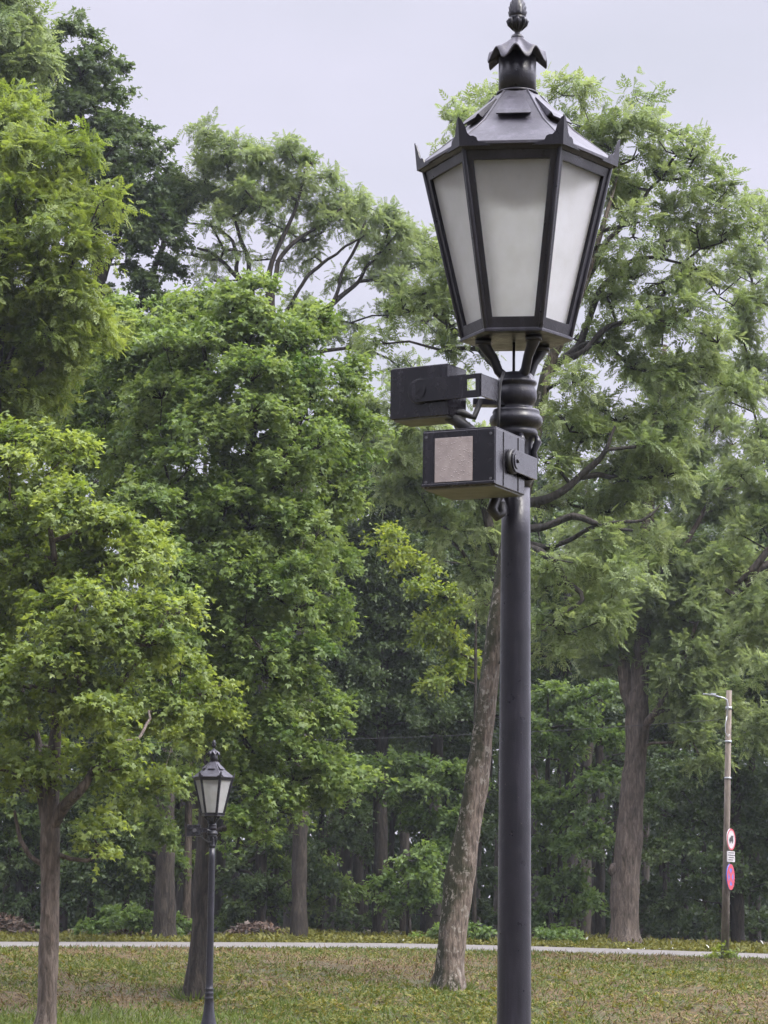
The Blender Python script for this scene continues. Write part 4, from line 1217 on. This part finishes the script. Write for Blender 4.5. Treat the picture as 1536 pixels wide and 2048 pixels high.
    zc, zc0 = Z(78), Z(116)
    def wave(j, a, r_, z_):
        f = max(0.0, (r_ - .03) / .07)
        return r_ * (1 - .10 * f * (.5 + .5 * math.cos(8 * (a - ANG0)))), z_ + .022 * f * math.cos(8 * (a - ANG0))
    cp.lathe([(.017, zc + .004), (.022, zc), (.045, zc - .022), (.072, zc0 + .018), (.099, zc0 - .000), (.097, zc0 - .006), (.066, zc0 + .006), (.04, zc0 + .008)], 96, mod=wave)
    cp.build('chimney_cap', M_ROOF, root)
    fn = MB()
    fn.lathe([(.020, Z(81)), (.021, Z(76)), (.019, Z(71)), (.010, Z(69)), (.009, Z(64)), (.016, Z(59)), (.024, Z(51)), (.026, Z(44)), (.022, Z(38)), (.026, Z(34))], 24)
    def cone(j, a, r_, z_):
        return r_ * (1 + .12 * math.cos(8 * a + j * math.pi)), z_ + .003 * math.cos(8 * a + j * math.pi)
    fn.lathe([(r_, Z(y_)) for r_, y_ in [(.022, 37), (.028, 31), (.0275, 26), (.027, 21), (.026, 16), (.024, 11), (.021, 6), (.017, 1), (.012, -3), (.005, -7), (.001, -9)]], 32, mod=cone)
    for k in range(8):
        a = k * R(45)
        p = Vector((math.sin(a), -math.cos(a), 0))
        fn.tube([p * .012 + Vector((0, 0, Z(60))), p * .027 + Vector((0, 0, Z(50))), p * .031 + Vector((0, 0, Z(43))), p * .026 + Vector((0, 0, Z(37)))], [.004, .006, .006, .003], 6)
    fn.build('finial', M_IRON, root)
    # bottom plate
    bp = MB()
    rings2 = [(RB + .002, zb + .003), (RB + .008, zb - .002), (RB + .008, zb - .010), (RB - .012, zb - .013), (.02, zb - .015)]
    vs = [hexp(r_, z_, k) for r_, z_ in rings2 for k in range(6)]
    fs = [(j * 6 + i, j * 6 + (i + 1) % 6, (j + 1) * 6 + (i + 1) % 6, (j + 1) * 6 + i) for j in range(4) for i in range(6)] + [tuple(range(6)), tuple(24 + i for i in range(6))]
    bp.add(vs, fs)
    bp.build('bottom_plate', M_IRON, root, 0.001)
    # carrying arms and the middle rod
    zc1 = Z(752)
    for a in (R(-76), R(27), R(130)):
        s = Vector((math.sin(a), -math.cos(a), 0))
        am = MB()
        am.tube([s * .108 + Vector((0, 0, zb - .006)), s * .106 + Vector((0, 0, zb - .026)), s * .094 + Vector((0, 0, zb - .045)), s * .074 + Vector((0, 0, (zb + zc1) / 2 - .01)), s * .058 + Vector((0, 0, zc1 + .012)), s * .038 + Vector((0, 0, zc1 - .006)), s * .016 + Vector((0, 0, zc1 - .004))],
                [.022, .021, .017, .015, .015, .017, .014], 12)
        am.tube([s * .108 + Vector((0, 0, zb - .012)), s * .108 + Vector((0, 0, zb - .030))], .026, 12)
        am.build('support_arm', M_IRON, root)
    rod = MB(); rod.tube([(-.008, 0, zb - .012), (-.008, 0, zc1 - .01)], .0045, 8); rod.build('tie_rod', M_IRON, root)
    # turned head of the post
    hd = MB()
    hd.lathe([(r_ * S1, Z(y_)) for r_, y_ in [(12, 745), (30, 748), (36, 754), (37, 760), (41, 763), (42, 768), (38, 772), (37, 776), (41, 783), (42, 794), (40, 803), (34, 810), (31, 814), (33, 818), (46, 821), (48, 826), (47, 830), (52, 835), (54, 842), (52, 850), (46, 856), (40, 859), (43, 863), (44, 869), (42, 874), (36, 878), (33, 890), (31, 915), (31, 945), (35, 952), (36, 958), (33, 964), (30, 968), (29.5, 975)]], 40)
    head = hd.build('post_head', M_IRON, root)
    for k in range(6):
        a = ANG0 + R(18) + k * R(60)
        s = Vector((math.sin(a), -math.cos(a), 0))
        lf = MB()
        lf.tube([s * 31 * S1 + Vector((0, 0, Z(948))), s * 39 * S1 + Vector((0, 0, Z(925))), s * 37 * S1 + Vector((0, 0, Z(905))), s * 46 * S1 + Vector((0, 0, Z(886))), s * 42 * S1 + Vector((0, 0, Z(874)))], [.006, .011, .010, .012, .006], 8)
        lf.build('scroll_leaf', M_IRON, head)
    # pole
    po = MB()
    po.lathe([(.075, 0.0), (.150, .0), (.150, .08), (.140, .10), (.134, .12), (.130, .30), (.126, .35), (.112, .42), (.094, .50), (.079, .60), (.069, .70), (.064, .76), (.068, .767), (.070, .777), (.064, .786), (.063, .835), (.066, .841), (.066, .852), (.060, .860), (.060, .895), (.065, .902), (.065, .915), (.056, .925),
              (.0535, .99), (.0525, 1.2), (.0505, 1.7), (.0480, 2.3), (.0455, 2.8), (.0440, Z(970))], 48)
    po.build('pole', M_IRON, root)
    return root


lamp = make_lamp()
tag(lamp, 'tall black park lamp in front with a large six sided frosted lantern', 'street lamp', 'black lantern park lamps')
far = lamp.copy(); COL.objects.link(far)
tag(far, 'smaller black park lamp further off on the lawn by the dark maple stem', 'street lamp', 'black lantern park lamps')
for ch in lamp.children:
    c = ch.copy(); COL.objects.link(c); c.parent = far
    for g in ch.children:
        k = g.copy(); COL.objects.link(k); k.parent = c
g = at(424, 1700, D2)
far.location = (g.x, D2, float(gz(g.x, D2)) - .01)


# ------------------------------------------------------------------ projectors on the posts
def projector(label, loc, rz, W, Dp, H, mirror, window, group='box projectors on the lamp posts'):
    """housing with its front to -Y; the yoke plate sits on the side sx"""
    root = empty('projector', loc, rz); tag(root, label, 'projector', group)
    hs = MB()
    hs.box((0, 0, 0), (W, Dp, H))
    # rear housing lip and lid joint
    housing = hs.build('housing', M_BOX, root, .003)
    fg = MB(); fg.box((0, -Dp / 2 - .002, 0), (W - .004, .004, H - .006)); fg.build('front_bezel', M_BOX, root, .001)
    if window:
        wn = MB(); wn.box((-.015, -Dp / 2 - .0055, -.004), (W * .515, .003, H * .78)); wn.build('window', M_WIN, root, .0008)
    un = MB(); un.box((0, 0, -H / 2 - .002), (W - .010, Dp - .012, .004)); un.build('underside', M_UNDER, root)
    ld = MB(); ld.box((0, .0, H / 2 + .002), (W - .004, Dp - .004, .004)); ld.build('lid', M_BOX, root, .001)
    sx = -1 if mirror else 1
    return root, sx


def wet_window():
    m, t, bs, o = new_mat('wet grey window')
    n = noise(t, 30, 3, .6)
    t.links.new(ramp(t, n, [(.3, (.24, .205, .20)), (.7, (.33, .285, .275))]), bs.inputs['Base Color'])
    bs.inputs['Roughness'].default_value = .35
    tcn = t.nodes.new('ShaderNodeTexCoord')
    v = t.nodes.new('ShaderNodeTexVoronoi'); v.inputs['Scale'].default_value = 130
    t.links.new(tcn.outputs['Object'], v.inputs['Vector'])
    g_ = t.nodes.new('ShaderNodeMapRange'); g_.inputs['From Max'].default_value = .3; g_.inputs['To Min'].default_value = 1; g_.inputs['To Max'].default_value = 0
    t.links.new(v.outputs['Distance'], g_.inputs['Value'])
    bump(t, g_.outputs[0], .55, .003, bs)
    return m


M_WIN = wet_window()


def yoke_plate(root, sx, W, Dp, H, length, back=True):
    """arm plate with a rounded end on the housing's side, running backwards"""
    y0 = 0.0; h = .068
    x = sx * (W / 2 + .016)
    pts = []
    for i in range(13):
        a = math.pi / 2 + math.pi * i / 12
        pts.append((x, y0 - .034 * -math.cos(a) * 1.0, .034 * math.sin(a)))
    pts = [(x, y0 + .034 * math.cos(math.pi / 2 + math.pi * i / 12), .034 * math.sin(math.pi / 2 + math.pi * i / 12)) for i in range(13)]
    pts += [(x, y0 + length, -.034), (x, y0 + length, .034)]
    b = MB(); b.extrude(pts, (sx, 0, 0), .006)
    b.box((x - sx * (W / 4 - .0), y0 + length - .003, 0), (W / 2, .006, .066))
    br = b.build('bracket', M_BOX, root, .001)
    kn = MB()
    c = Vector((x, y0, 0))
    kn.tube([c - Vector((sx * .018, 0, 0)), c], .038, 24)
    kn.build('pivot_disc', M_CABLE, root)
    kb = MB()
    kb.tube([c + Vector((sx * .006, 0, 0)), c + Vector((sx * .009, 0, 0))], .024, 24)
    kb.tube([c + Vector((sx * .009, 0, 0)), c + Vector((sx * .014, 0, 0))], .006, 8)
    kb.build('bolt', M_BOX, br)
    return br


# lower projector, its window to the camera
WA, DA, HA = 155 * S1, 150 * S1, 112 * S1
ca = at(948, 928, D1 - .16)
pa, sx = projector('lower boxy black projector with a pale square window on the tall near lamp', (ca.x, ca.y, ca.z), R(-25), WA, DA, HA, False, True)
yoke_plate(pa, 1, WA, DA, HA, .165)
lp = MB(); lp.box((0, -DA / 2 - .005, -HA / 2 + .007), (WA, .010, .010)); lp.build('front_lip', M_BOX, pa, .002)
for sx_ in (-1, 1):
    for sz_ in (-1, 1):
        sc_ = MB(); c_ = Vector((sx_ * (WA / 2 - .014), -DA / 2 - .004, sz_ * (HA / 2 - .018)))
        sc_.tube([c_, c_ - Vector((0, .003, 0))], .0042, 10); sc_.build('screw', M_STEEL_DULL, pa)
for yy_ in (-.055, .062):
    sm_ = MB(); sm_.box((WA / 2 + .001, yy_, 0), (.002, .003, HA - .008)); sm_.build('seam', M_CABLE, pa)
cb = MB()
inv = Matrix.Rotation(R(25), 3, 'Z')
def loc_a(px, py, off): return inv @ (at(px, py, D1 + off) - ca)
cb.tube([loc_a(1004, 985, -.02), loc_a(990, 1003, -.06), loc_a(984, 1020, -.08), loc_a(994, 1034, -.07), loc_a(1004, 1026, -.055), loc_a(1003, 1005, -.05)], [.012, .017, .018, .014, .016, .012], 10)
cb.build('cable', M_CABLE, pa)
st = MB()
st.box(loc_a(1040, 935, -.02), (.05, .05, .05), inv)
st.box(loc_a(1034, 935, 0), (.102, .100, .03), inv)
st.build('clamp', M_IRON, pa, .003)

# upper projector, turned away to the left
WB, DB, HB = 118 * S1, 132 * S1, 105 * S1
cbp = at(858, 790, D1 - .02)
rzB = R(-34 - 90)
root = empty('projector', tuple(cbp), 0); tag(root, 'upper boxy black projector turned to the left on the tall near lamp', 'projector', 'box projectors on the lamp posts')
rot = Matrix.Rotation(R(-30), 3, 'Z')
WF, WR = 128 * S1, 80 * S1         # seen side, depth away
h_ = MB(); h_.box((0, 0, 0), (WF, WR, HB), rot); h_.build('housing', M_BOX, root, .003)
h_ = MB(); h_.box(rot @ Vector((0, 0, -HB / 2 - .002)), (WF - .012, WR - .012, .004), rot); h_.build('underside', M_UNDER, root)
h_ = MB(); h_.box(rot @ Vector((-WF / 2 - .003, 0, 0)), (.006, WR - .006, HB - .006), rot); h_.build('front_bezel', M_BOX, root, .001)
# bracket plate on the seen side with a square hole
yb = -WR / 2 - .014
def br_pt(x, z): return rot @ Vector((x, yb, z))
bp = MB()
x0, xe, hh = .003, .225, .036
hole = (.172, .205, -.014, .022)
arc = [(x0 + hh * math.cos(math.pi / 2 + math.pi * i / 12), hh * math.sin(math.pi / 2 + math.pi * i / 12)) for i in range(13)]
nrm_b = rot @ Vector((0, 1, 0))
bp.extrude([br_pt(*p) for p in arc] + [br_pt(hole[0], -hh), br_pt(hole[0], hh)], nrm_b, .007)
bp.extrude([br_pt(hole[1], -hh), br_pt(xe, -hh), br_pt(xe, hh), br_pt(hole[1], hh)], nrm_b, .007)
bp.extrude([br_pt(hole[0], hole[3]), br_pt(hole[1], hole[3]), br_pt(hole[1], hh), br_pt(hole[0], hh)], nrm_b, .007)
bp.extrude([br_pt(hole[0], -hh), br_pt(hole[1], -hh), br_pt(hole[1], hole[2]), br_pt(hole[0], hole[2])], nrm_b, .007)
cross = rot @ Vector((xe - .004, yb + .055, 0))
bp.box(cross, (.007, .11, .07), rot)
br = bp.build('bracket', M_BOX, root, .001)
k_ = MB(); k_.tube([rot @ Vector((x0, yb + .007, 0)), rot @ Vector((x0, yb + .016, 0))], .040, 24); k_.build('pivot_disc', M_CABLE, root)
k_ = MB(); k_.tube([rot @ Vector((x0, yb - .003, 0)), rot @ Vector((x0, yb, 0))], .026, 24); k_.tube([rot @ Vector((x0, yb - .008, 0)), rot @ Vector((x0, yb - .003, 0))], .006, 8); k_.build('bolt', M_BOX, br)
k_ = MB()
def loc_b(px, py, off): return at(px, py, D1 + off) - cbp
k_.tube([loc_b(955, 775, -.02), loc_b(985, 782, -.01), loc_b(1025, 785, 0)], [.026, .022, .024], 12)
k_.box(loc_b(978, 806, -.01), (.10, .05, .02))
k_.build('clamp', M_IRON, root)
k_ = MB()
k_.tube([loc_b(896, 836, -.06), loc_b(915, 842, -.08), loc_b(938, 858, -.09), loc_b(962, 872, -.08), loc_b(985, 880, -.05)], [.016, .019, .017, .013, .010], 10)
k_.tube([loc_b(897, 826, -.05), loc_b(925, 826, -.06), loc_b(948, 835, -.05), loc_b(962, 800, -.03)], [.011, .013, .010, .009], 8)
k_.build('cable', M_CABLE, root)

# thin cable hanging down the near lamp's head
k_ = MB()
pl = [at(1008, 744, D1 - .08), at(1001, 765, D1 - .085), at(999, 790, D1 - .085), at(998, 815, D1 - .09), at(997, 840, D1 - .09), at(996, 862, D1 - .07)]
k_.tube([Vector(p) for p in pl], .005, 8)
tag(k_.build('cable', M_CABLE), 'thin black cable hanging over the turned head of the near lamp post', 'cable')

# the projector on the far lamp
cf = at(393, 1661, D2 - .02)
root = empty('projector', tuple(cf), R(-8)); tag(root, 'small black box projector on the side of the far lamp', 'projector', 'box projectors on the lamp posts')
h_ = MB(); h_.box((-.03, 0, 0), (.205, .17, .165)); h_.build('housing', M_BOX, root, .003)
h_ = MB(); h_.box((-.03, 0, -.0845), (.19, .155, .004)); h_.build('underside', M_UNDER, root)
h_ = MB(); h_.box((.085, -.092, 0), (.19, .008, .06)); h_.tube([(.17, -.09, 0), (.22, 0, 0)], .018, 8); br = h_.build('bracket', M_BOX, root)
h_ = MB(); h_.tube([(-.01, -.100, 0), (-.01, -.086, 0)], .03, 16); h_.build('pivot_disc', M_STEEL_DULL, root)
h_ = MB(); h_.tube([(.07, 0, -.08), (.11, 0, -.13), (.19, .0, -.17), (.25, 0, -.16)], .010, 8); h_.build('cable', M_CABLE, root)

# ------------------------------------------------------------------ wooden lamp pole with its signs
D3 = 66.8
M_WOOD = bark_mat('weathered pole wood', (.10, .082, .068), (.20, .168, .14), (.30, .26, .225), 10, strength=.4)
M_WHITE = plain('sign white', (.50, .48, .48), .5)
M_RED = plain('sign red', (.50, .035, .07), .45)
M_BLUE = plain('sign blue', (.09, .14, .50), .45)
M_BLACK = plain('sign black', (.02, .02, .02), .5)
b0, b1 = at(1449, 1908, D3), at(1458, 1381, D3)
b0.z = float(gz(b0.x, D3)) - .05
up_ = MB()
def wp(px, py, off=0.0): return at(px, py, D3 + off) - b0
root = empty('utility_pole', tuple(b0)); tag(root, 'weathered wooden pole with a small lamp arm beside the road', 'utility pole')
up_.tube([(0, 0, 0), tuple((b1 - b0) * .5), tuple(b1 - b0)], [8.0 * D3 / FPX, 6.4 * D3 / FPX, 5.6 * D3 / FPX], 14)
up_.build('post', M_WOOD, root)
q = MB(); a_ = wp(1456, 1892, -.13); q.tube([(a_.x, a_.y, 0), wp(1457, 1800, -.13), wp(1458.5, 1670, -.12)], .022, 8); q.build('strut', M_WOOD, root)
q = MB(); q.tube([wp(1454, 1440, -.085), wp(1455.5, 1410, -.09), wp(1454, 1400, -.10), wp(1448, 1396, -.12), wp(1430, 1391.5, -.15)], .018, 8); q.build('lamp_arm', M_STEEL, root)
q = MB()
lh = wp(1419, 1389.5, -.17)
q.box(lh, (.32, .12, .030), Matrix.Rotation(R(5), 3, 'Y')); q.box(lh + Vector((.09, 0, .02)), (.12, .08, .03), Matrix.Rotation(R(5), 3, 'Y'))
q.build('lamp_head', M_STEEL, root, .008)
for (bx, by, br_, bh_) in [(1457.3, 1416, 6.6, .03), (1456.5, 1483, 7.0, .02), (1455.5, 1556, 7.2, .02)]:
    q = MB(); q.lathe([(br_ * D3 / FPX, -bh_), (br_ * D3 / FPX, bh_)], 16, c=tuple(wp(bx, by))); q.build('band', M_STEEL, root)
q = MB(); q.tube([wp(1454, 1432, -.10), wp(1450.5, 1450, -.10), wp(1450.5, 1464, -.10), wp(1456, 1474, -.10), wp(1459, 1468, -.10)], .009, 6); q.build('cable', M_STEEL, root)

SIGN_RZ = R(58)                       # signs face along the road, seen from the side


def disc_sign(label, px, py, rx_px, rz_px, face):
    c = at(px, py, D3 - .19)
    rot = Matrix.Rotation(math.acos(min(1, rx_px / rz_px)), 3, 'Z')
    rad = rz_px * D3 / FPX
    root = empty('road_sign', tuple(c)); tag(root, label, 'road sign')
    def ring(r0, r1, y, n=40):
        mb = MB(); vs = []
        for i in range(n):
            a = 2 * math.pi * i / n
            for rr in (r0, r1):
                vs.append(rot @ Vector((rr * math.cos(a), y, rr * math.sin(a))))
        mb.add(vs, [(2 * i, 2 * i + 1, 2 * ((i + 1) % n) + 1, 2 * ((i + 1) % n)) for i in range(n)])
        return mb
    pl = MB(); pl.tube([rot @ Vector((0, -.012, 0)), rot @ Vector((0, .012, 0))], rad, 40); pl.build('plate', M_WHITE if face == 'truck' else M_BLUE, root)
    ring(rad * (.84 if face == 'truck' else .68), rad * .995, -.016).build('red_border', M_RED, root)
    def flat(poly, y, mb): mb.add([rot @ Vector((x * rad, y, z * rad)) for x, z in poly], [tuple(range(len(poly)))])
    sy = MB()
    if face == 'truck':
        flat([(-.08, -.18), (.48, -.18), (.48, .36), (-.08, .36)], -.016, sy)
        flat([(-.50, -.18), (-.12, -.18), (-.12, .18), (-.34, .18), (-.50, -.02)], -.016, sy)
        for x in (-.32, .24):
            flat([(x + .13 * math.cos(i * .628), -.24 + .13 * math.sin(i * .628)) for i in range(10)], -.0175, sy)
        sy.build('truck_symbol', M_BLACK, root)
    else:
        c45 = math.cos(R(45))
        for s in (1, -1):
            p = [(-.80, -.16), (.80, -.16), (.80, .16), (-.80, .16)]
            flat([((x * c45 - s * z * c45), (s * x * c45 + z * c45)) for x, z in p], -.016 - .0015 * (s > 0), sy)
        sy.build('red_cross', M_RED, root)
    bk = MB(); bk.tube([rot @ Vector((0, .012, 0)), rot @ Vector((0, .05, 0)), Vector((-.02, .14, 0))], .02, 6); bk.build('bracket', M_STEEL, root)
    return rot


rot_s = disc_sign('round white no trucks sign with red border on the wooden pole', 1461.5, 1679, 10.5, 21.5, 'truck')
disc_sign('round blue no stopping sign with red cross on the wooden pole', 1460.5, 1754, 10.5, 25.5, 'stop')
c = at(1461.5, 1713, D3 - .19)
root = empty('road_sign', tuple(c)); tag(root, 'small white plate with lines of text between the two round signs', 'road sign')
q = MB(); q.box((0, 0, 0), (.46, .02, .25), rot_s); q.build('plate', M_WHITE, root)
for i, (a_, e_) in enumerate([(-.17, .16), (-.19, .19), (-.15, .15), (-.18, .12)]):
    z_ = .085 - i * .055
    x_ = a_; q = MB()
    while x_ < e_:
        w_ = .02 + .02 * ((i * 7 + int(x_ * 100)) % 3)
        q.box(rot_s @ Vector((x_ + w_ / 2, -.0125, z_)), (w_, .003, .022), rot_s); x_ += w_ + .014
    q.build('text_line', M_BLACK, root)

# overhead wire along the road
q = MB()
wa, wb_ = at(1458, 1438, D3), at(-400, 1470, D3 + 4)
pts = [wa.lerp(wb_, i / 24) - Vector((0, 0, .35 * 4 * (i / 24) * (1 - i / 24))) for i in range(25)]
q.tube(pts, .007, 6)
tag(q.build('wire', M_CABLE), 'thin dark overhead wire running left from the wooden pole', 'wire')
# ------------------------------------------------------------------ damp air
hz = MB(); hz.box((0, 60, 14.4), (170, 150, 32.0))
m_h = bpy.data.materials.new('damp air'); m_h.use_nodes = True
m_h.node_tree.nodes.clear()
ho = m_h.node_tree.nodes.new('ShaderNodeOutputMaterial')
pv = m_h.node_tree.nodes.new('ShaderNodeVolumePrincipled')
pv.inputs['Color'].default_value = (0.80, 0.88, 0.95, 1)
pv.inputs['Density'].default_value = 0.00022
pv.inputs['Anisotropy'].default_value = 0.2
m_h.node_tree.links.new(pv.outputs[0], ho.inputs['Volume'])
tag(hz.build('haze', m_h), 'thin damp air over the park', 'haze', kind='stuff')
print('LEAF QUADS', N_LEAF)
